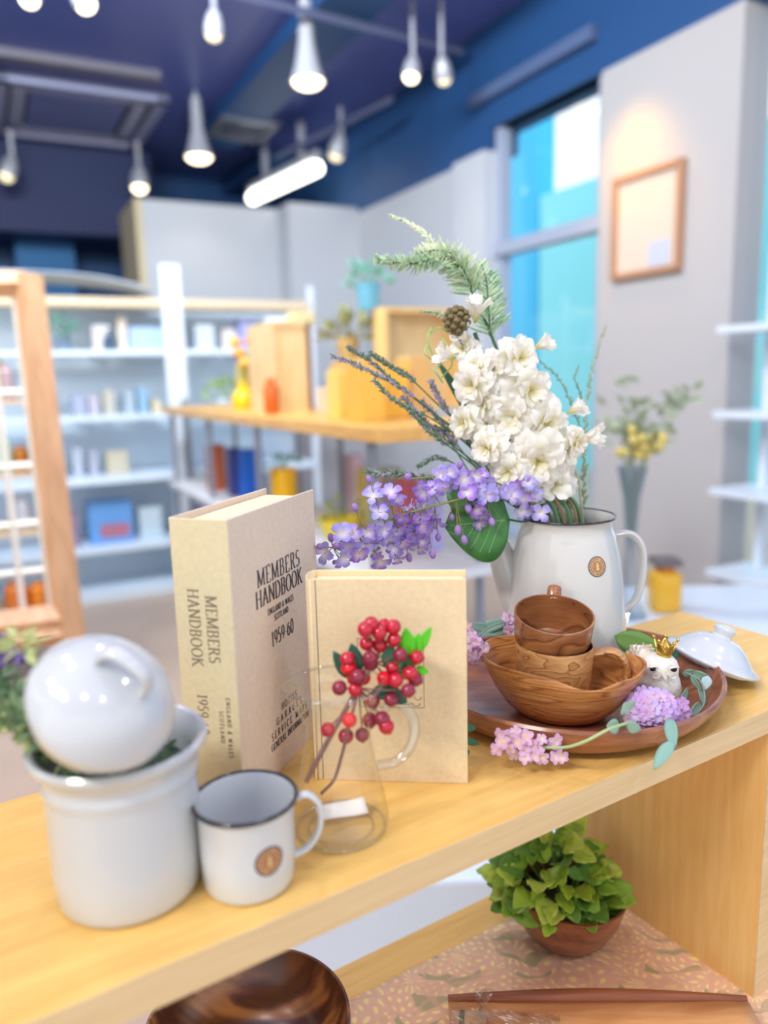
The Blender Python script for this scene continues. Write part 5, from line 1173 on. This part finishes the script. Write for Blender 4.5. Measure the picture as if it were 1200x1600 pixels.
for i, (pp, nl, sd_) in enumerate(hsp):
    dep = lambda x: fd + .015 - (800 - x) / 280 * .05 + (i % 3) * .006
    path = [base] + [at(x, y, dep(x)) for x, y in pp]; P = bez(path, 8)
    MB().tube(P, [.0014 - .0008 * k / len(P) for k in range(len(P))], 5).build('stem', m_gstem, hs_)
    L0 = len(P); cut = P[int(L0 * .62):]
    rnd = random.Random(sd_); mbg = MB(); mbv = MB()
    for k in range(1, len(cut)):
        for j in range(15):
            p = cut[k - 1].lerp(cut[k], rnd.random()); t = (cut[k] - cut[k - 1]).normalized(); d = (t * .9 + Vector((rnd.uniform(-1, 1), rnd.uniform(-1, 1), rnd.uniform(-1, 1))).normalized() * .8).normalized()
            tgt = mbv if (rnd.random() < (.65 if sd_ in (9, 24, 23, 26) else .25)) else mbg
            tgt.tube([p, p + d * nl * rnd.uniform(.7, 1.2)], [.0009, .0006], 4)
    mbg.build('needles', m_hg, hs_, kind='stuff'); mbv.build('tips', m_hv, hs_, kind='stuff')

# thin grassy twigs behind, right of the blossoms
tg = thing('grassy_twig', 'thin pale twig with tiny buds rising from the kettle before the pillar', 'twig', mouth + Vector((.02, .02, 0)))
m_tan = mat('twig_tan', rgb(190, 184, 150), .6); m_sag = mat('twig_sage', rgb(150, 170, 130), .6, translucent=.2)
twigpx(tg, [mouth + Vector((.03, .01, -.08)), at(913, 800, kd + .02), at(914, 700, kd + .05), at(918, 620, kd + .1), at(930, 560, kd + .17), at(946, 510, kd + .22)], .0012, .010, .0030, m_sag, m_tan, 40, 31, w=.0018, nm='buds')
twigpx(tg, [at(914, 690, kd + .05), at(896, 640, kd + .05), at(875, 595, kd + .06), at(850, 570, kd + .07), at(820, 548, kd + .1)], .0009, .007, .0035, m_sag, mat('twig_green', rgb(96, 130, 110), .6), 50, 32, w=.0014, nm='buds')
twigpx(tg, [at(914, 640, kd + .06), at(905, 610, kd + .05), at(898, 590, kd + .05), at(905, 570, kd + .07)], .0009, .006, .003, m_sag, mat('twig_green', rgb(96, 130, 110), .6), 50, 33, w=.0014, nm='buds')
twigpx(tg, [mouth + Vector((.03, .01, -.08)), at(908, 785, kd), at(903, 750, kd), at(893, 722, kd - .01)], .0019, .004, .02, m_sag, m_tan, 50, 34, nm='buds')

# ------------------------------------------------------------------ sprigs around the tray
m_pink = radial_mat('pink_petal', rgb(250, 226, 190), rgb(224, 184, 226), .0006, .0055, .6, .3, jitter=.08)
m_pink2 = radial_mat('lilac_pink_petal', rgb(246, 220, 236), rgb(214, 184, 240), .0006, .005, .6, .3, jitter=.08)
PF = [floret(40 + k, 5, .0066, .0058, m_pink) for k in range(2)]; PG = [floret(50 + k, 5, .0062, .0055, m_pink2) for k in range(3)]
m_euc = mat('leaf_sage_blue', rgb(146, 178, 156), .6, var=.08, scale=90, translucent=.25); m_euc2 = mat('leaf_mint_pale', rgb(150, 196, 180), .55, translucent=.25)
tf = .742
ps = thing('pink_sprig', 'sprig of small pale pink lilac florets trailing over the tray front', 'sprig', at(955, 1135, tf))
MB().tube(bez([at(985, 1128, .715), at(950, 1140, .692), at(915, 1158, .690), at(880, 1168, .705), at(830, 1166, tf - .012), at(785, 1160, tf - .02)], 8), .0014, 7).build('stem', mat('stem_pale_green', rgb(170, 194, 140), .6), ps)
rnd = random.Random(77)
for (px, py) in ((783, 1146), (796, 1152), (785, 1160), (778, 1170), (796, 1168), (806, 1144), (810, 1160), (822, 1152), (818, 1172), (830, 1164), (834, 1180), (845, 1156), (840, 1170), (846, 1182), (868, 1156), (866, 1162), (872, 1176), (866, 1184), (878, 1182), (804, 1178), (820, 1184)):
    q = at(px, py, tf - .022 + rnd.uniform(-.006, .006)); place(PF[rnd.randint(0, 1)], 'floret', frame(q, (CAM - q).normalized() + Vector((rnd.uniform(-.7, .7), 0, rnd.uniform(-.7, .7))), rnd.uniform(0, 6), rnd.uniform(.9, 1.25)), ps)
for (p0, p1, w) in (((968, 1136), (948, 1134), .014), ((992, 1128), (986, 1146), .014), ((985, 1110), (975, 1100), .018)): leafpx(ps, p0, p1, w, m_euc, .708)
lc = thing('lilac_cluster', 'dense round cluster of pale pink lilac florets at the bird\'s foot', 'flowers', at(1020, 1120, .775))
for k in range(72):
    a = k * 2.39996; rr = math.sqrt(k / 72); px = 1022 + math.cos(a) * rr * 42; py = 1114 + math.sin(a) * rr * 33 - math.cos(a) * rr * -4
    bul = math.sqrt(max(0, 1 - rr * rr)); q = at(px, py, .785 - bul * .026 + rnd.uniform(-.003, .003)); f_ = (CAM - q).normalized() * (.5 + bul) + rt * math.cos(a) * rr - up * math.sin(a) * rr
    place((PG if k % 4 else PF)[rnd.randint(0, 1)], 'floret', frame(q, f_, rnd.uniform(0, 6), rnd.uniform(.9, 1.2)), lc)
for (px, py) in ((1056, 1102), (1068, 1104), (1062, 1112), (1072, 1114), (1060, 1122), (1052, 1118), (1068, 1096), (998, 1086), (1003, 1080), (994, 1092)):
    q = at(px, py, .78); place(PG[rnd.randint(0, 2)], 'floret', frame(q, (CAM - q).normalized() + Vector((rnd.uniform(-.6, .6), 0, rnd.uniform(-.5, .5))), rnd.uniform(0, 6), 1), lc)
mb = MB().ball(at(1022, 1116, .79), .018, 16, 10, (1.15, .8, .9)); mb.build('cluster_core', m_pink2, lc)
for (p0, p1, w, m, d0, d1, tw_) in (((1046, 1122), (1052, 1166), .012, m_euc2, .735, .702, .2), ((1052, 1158), (1020, 1200), .013, m_euc2, .702, .695, .4), ((1012, 1092), (1006, 1078), .014, m_euc, .79, .80, 0), ((990, 1128), (978, 1098), .016, m_euc, .77, .80, .3), ((1060, 1100), (1082, 1074), .010, m_euc, .80, .83, .7), ((1078, 1118), (1100, 1096), .011, m_euc, .80, .82, .4), ((1070, 1128), (1076, 1112), .008, m_euc, .79, .80, .5), ((1098, 1100), (1094, 1066), .011, m_euc, .82, .84, .9), ((1066, 1052), (1088, 1050), .010, m_euc, .85, .85, .6), ((1082, 1050), (1110, 1062), .011, m_euc, .85, .84, .5), ((1106, 1056), (1101, 1078), .011, mat('leaf_ice', rgb(186, 212, 214), .5, translucent=.2), .84, .835, 0), ((1080, 1055), (1094, 1080), .009, m_euc, .84, .83, .8)):
    leafpx(lc, p0, p1, w, m, d0, d1, .12, .25, 'leaf', tw_)
MB().tube(bez([at(1030, 1110, .79), at(1075, 1120, .80), at(1100, 1100, .82), at(1095, 1065, .84), at(1070, 1050, .85)], 7), .0010, 6).build('stem', m_euc, lc)
# sprig behind the bowl, left side
p2 = thing('pink_sprig', 'pink floret sprig lying behind the wavy bowl, next to the cream book', 'sprig', at(760, 1000, .84))
for k in range(30):
    px = rnd.gauss(736, 8); py = rnd.gauss(1012, 13); q = at(px, py, .83 + rnd.uniform(-.008, .008)); place(PF[k % 2], 'floret', frame(q, (CAM - q).normalized() + Vector((rnd.uniform(-.6, .6), 0, rnd.uniform(-.6, .6))), rnd.uniform(0, 6), 1), p2)
for k in range(12):
    q = at(rnd.gauss(795, 3), rnd.gauss(976, 8), .89); place(PF[k % 2], 'floret', frame(q, (CAM - q).normalized() + Vector((rnd.uniform(-.6, .6), 0, rnd.uniform(-.6, .6))), rnd.uniform(0, 6), .9), p2)
MB().tube(bez([at(740, 1000, .84), at(765, 980, .87), at(790, 972, .89)], 6), .0010, 5).build('stem', m_euc, p2)
for (p0, p1, w) in (((745, 985), (800, 968), .014), ((770, 985), (735, 975), .012), ((800, 984), (752, 992), .010)): leafpx(p2, p0, p1, w, mat('leaf_sea_pale', rgb(140, 176, 160), .6, translucent=.2), .90, .89)
gl = thing('green_leaf_twig', 'smooth green leaf showing between the kettle and the bird', 'leaf', at(1000, 1015, .90))
leafpx(gl, (960, 994), (1046, 1026), .030, mat('leaf_plain', rgb(110, 150, 70), .5, translucent=.2), .895, .87, .05, .15); leafpx(gl, (1046, 1030), (1060, 1018), .010, m_dk, .88, .88)
sg = thing('small_leaves', 'small dark green leaf tips peeping out between book and tray', 'leaves', at(735, 1145, .70))
for (p0, p1, w) in (((722, 1136), (745, 1138), .008), ((722, 1154), (750, 1164), .007), ((722, 1176), (734, 1174), .009)): leafpx(sg, p0, p1, w, m_mid, .735, .735)

# ------------------------------------------------------------------ lavender in the canister
lv = thing('lavender_plant', 'potted lavender with grey green leaves spilling from the canister at the left edge', 'plant', CC + Vector((-.02, .01, .06)))
rnd = random.Random(31); m_lvl = [mat('lavender_leaf_a', rgb(164, 186, 140), .7, translucent=.25), mat('lavender_leaf_b', rgb(128, 158, 120), .7, translucent=.2), mat('lavender_leaf_c', rgb(196, 204, 140), .7, translucent=.25)]
m_lvf = mat('lavender_flower', rgb(128, 106, 170), .7, var=.2, scale=200)
for s0 in range(14):
    px = rnd.uniform(-40, 70); py = rnd.uniform(1010, 1150) + max(0, 40 - px) * .3
    if px > 40: py = max(py, 1120)
    dd = .53 + rnd.uniform(-.03, .05); P = bez([CC + Vector((-.025, rnd.uniform(-.02, .03), .07)), CC + Vector((-.045, rnd.uniform(-.02, .03), .118)), at(max(-40, px), py, dd)], 8)
    MB().tube(P, .0009, 5).build('stem', m_lvl[1], lv); mb = MB()
    for k in range(6, len(P)):
        for j in range(4):
            d = Vector((rnd.uniform(-1, 1), rnd.uniform(-1, 1), rnd.uniform(-.4, 1))); mb.add(*leaf_geo(rnd.uniform(.010, .018), .0045, 3, .2, .2), frame(P[k], d, rnd.uniform(0, 6)))
    for j in range(16):
        d = Vector((rnd.uniform(-1, 1), rnd.uniform(-1, 1), rnd.uniform(-.4, 1))); mb.add(*leaf_geo(rnd.uniform(.010, .018), .005, 3, .2, .2), frame(P[-1] + d * .006, d, rnd.uniform(0, 6)))
    mb.build('leaf_tuft', m_lvl[s0 % 3], lv, kind='stuff')
mb = MB()
for k in range(60):
    a, e = rnd.uniform(0, 2 * PI), rnd.random(); q = CC + Vector((math.cos(a) * .045 * e, math.sin(a) * .045 * e, .088 + rnd.uniform(0, .012))); mb.add(*leaf_geo(.016, .005, 3, .2, .2), frame(q, Vector((rnd.uniform(-1, 1), rnd.uniform(-1, 1), .6)), 0))
mb.build('leaf_tuft', m_lvl[1], lv, kind='stuff')
MB().lathe([(.001, .060), (.051, .060), (.051, .088), (.001, .088)], 32, Matrix.Translation(CC)).build('soil', mat('moss_dark', rgb(60, 80, 66), .9), lv)
for (a, b_) in (((-30, 985), (28, 1022)), ((-30, 1010), (38, 1030)), ((-40, 970), (8, 1005)), ((-30, 1040), (10, 1030))):
    mb = MB()
    for k in range(46):
        t_ = k / 45; q = at(a[0] + (b_[0] - a[0]) * t_ + rnd.gauss(0, 3), a[1] + (b_[1] - a[1]) * t_ + rnd.gauss(0, 4), .55 + rnd.gauss(0, .004)); mb.ball(q, .0024, 6, 4, (1, 1, 1.3))
    mb.build('flower_spike', m_lvf, lv, kind='stuff')
MB().tube(bez([CC + Vector((-.04, .02, .09)), at(20, 1100, .57), at(-10, 1015, .55)], 6), .0012, 5).build('stem', m_lvl[1], lv)

# ------------------------------------------------------------------ under the shelf: mint pot, big bowl, board, film
PC = onz(880, 1462, ZB + .003); PC.z = ZB + .003; pd = (PC - CAM).dot(fw); T = Matrix.Translation(PC)
mp_ = thing('mint_pot', 'bushy bright green mint in a round wooden pot under the shelf', 'plant', PC)
Tt = T @ Matrix.Rotation(R(4), 4, 'Y')
m_pot = wood('pot_wood', rgb(108, 58, 38), rgb(164, 98, 62), (3, 3, 8), 7, .3, coat=.3)
MB().lathe([(.001, 0), (.034, 0), (.042, .003), (.056, .018), (.068, .042), (.0755, .070), (.0760, .074), (.0725, .074), (.064, .044), (.05, .02), (.001, .015)], 72, Tt).build('pot', m_pot, mp_)
MB().lathe([(.001, .030), (.058, .030), (.064, .055), (.001, .058)], 32, Tt).build('soil', mat('soil', rgb(60, 52, 40), .9), mp_)
m_mint = [mat('mint_leaf_%d' % k, rgb(*c_), .45, var=.12, scale=60, translucent=.35, bump=.3, bscale=260) for k, c_ in enumerate(((172, 204, 66), (200, 222, 92), (112, 160, 62), (150, 190, 64)))]
rnd = random.Random(12)
leafs = [((940, 1415), (978, 1378), .058, 0)]
for k in range(125):
    a = rnd.uniform(0, 2 * PI); rr = math.sqrt(rnd.random()); h = .075 + .085 * (1 - rr ** 1.6) * rnd.uniform(.55, 1) - (.008 * rr)
    q = PC + Vector((math.cos(a) * rr * .070 - .012, math.sin(a) * rr * .060, h)); d = Vector((math.cos(a) * (rr + .3), math.sin(a) * (rr + .3), rnd.uniform(-.2, 1.0)))
    L = rnd.uniform(.022, .038); mb = MB(); g = leaf_geo(L, L * rnd.uniform(.75, 1.0), 9, rnd.uniform(.1, .4), rnd.uniform(.15, .35), ripple=.05); Mx = frame(q, d, 0)
    # turn the blade's face upwards
    z = d.normalized(); v = (Vector((rnd.uniform(-.6, .6), rnd.uniform(-.6, .6), 1)) + (CAM - q).normalized() * .8); v = (v - z * v.dot(z)).normalized(); y = z.cross(v)
    Mx = Matrix(((v.x, y.x, z.x, q.x), (v.y, y.y, z.y, q.y), (v.z, y.z, z.z, q.z), (0, 0, 0, 1)))
    mb.add(*g, Mx).build('leaf', m_mint[k % 4], mp_, solid=.0004)
    if k % 4 == 0: MB().tube([PC + Vector((math.cos(a) * rr * .03, math.sin(a) * rr * .03, .055)), q], .0010, 5).build('stem', m_mint[2], mp_)
leafpx(mp_, (928, 1408), (982, 1382), .050, m_mint[0], pd - .03, pd - .035, .15, .1, 'leaf', n=10)
leafpx(mp_, (850, 1440), (790, 1412), .030, m_mint[3], pd - .06, pd - .06, .2, .15, 'leaf', n=8)
leafpx(mp_, (905, 1420), (935, 1448), .032, m_mint[2], pd - .07, pd - .07, .2, .15, 'leaf', n=8)

BC = onz(388, 1600, ZB + .07); BC.z = ZB + .003
m_bigbowl = wood('big_bowl_wood', rgb(70, 38, 22), rgb(186, 128, 66), (2.0, 9, 2), 6, .3, rings=True, coat=.3, contrast=(.15, .85), dist=.8, c3=rgb(120, 72, 38))
o = MB().lathe([(.001, 0), (.05, 0), (.062, .003), (.085, .022), (.100, .046), (.1080, .068), (.1075, .0710), (.1045, .0710), (.096, .046), (.080, .024), (.058, .010), (.001, .008)], 96, Matrix.Translation(BC)).build('large_wooden_bowl', m_bigbowl, None, BC)
tag(o, 'large dark grained wooden bowl on the table, lowest under the shelf', 'bowl')

bo = thing('wooden_board', 'long light wooden board with a dark raised edge, before the potted mint', 'board', onz(960, 1590, ZB + .02))
q0, q1 = onz(700, 1566, ZB + .022), onz(1166, 1566, ZB + .022)
m_bdk = wood('board_dark', rgb(118, 62, 36), rgb(156, 92, 56), (1, 8, 8), 6, .4); m_blt = wood('board_light', rgb(206, 140, 84), rgb(236, 180, 120), (1.2, 12, 12), 5, .4)
def brd(u, v):
    p = q0.lerp(q1, u); return Vector((p.x, p.y - .004 - v * .11 * (1 - .0 * u), ZB + .012 + .010 * (1 - v) + .002 * math.sin(PI * u)))
MB().sheet(brd, 20, 4).build('board_face', m_blt, bo, solid=.010)
MB().tube([q0.lerp(q1, k / 16) + Vector((0, 0, .004 + .004 * math.sin(PI * k / 16))) for k in range(17)], [.0035 + .0045 * math.sin(PI * min(1, k / 16 * .9 + .08)) for k in range(17)], 10).build('raised_edge', m_bdk, bo)
fp = thing('film_packet', 'crumpled clear film packet with a small dark wooden stick beside the board', 'packet', onz(770, 1598, ZB + .03))
m_film = thin_glass('clear_film', (.98, .98, .98, 1), .8, .12)
qa = onz(700, 1606, ZB + .03)
def film(u, v):
    p = onz(705 + u * 170, 1572 + v * 40 + 14 * u, ZB + .034 + .010 * noise.noise(Vector((u * 7, v * 5, 1.3))) + .012 * (1 - u) * (1 - v)); return p
MB().sheet(film, 26, 12).build('film', m_film, fp, smooth=False, solid=.0006)
def film2(u, v): return onz(742 + u * 22 * (1.4 - v) + v * 4, 1545 + v * 38, ZB + .06 - .03 * v + .006 * noise.noise(Vector((u * 9, v * 9, 4)))) 
MB().sheet(film2, 8, 10).build('film', m_film, fp, smooth=False, solid=.0006)
MB().tube([onz(722, 1592, ZB + .024), onz(760, 1598, ZB + .024)], .008, 8).build('stick', mat('stick_wood', rgb(214, 176, 130), .6), fp)
MB().tube([onz(718, 1592, ZB + .024), onz(726, 1593, ZB + .024)], .0088, 8).build('stick_end', mat('stick_end', rgb(96, 96, 60), .7), fp)
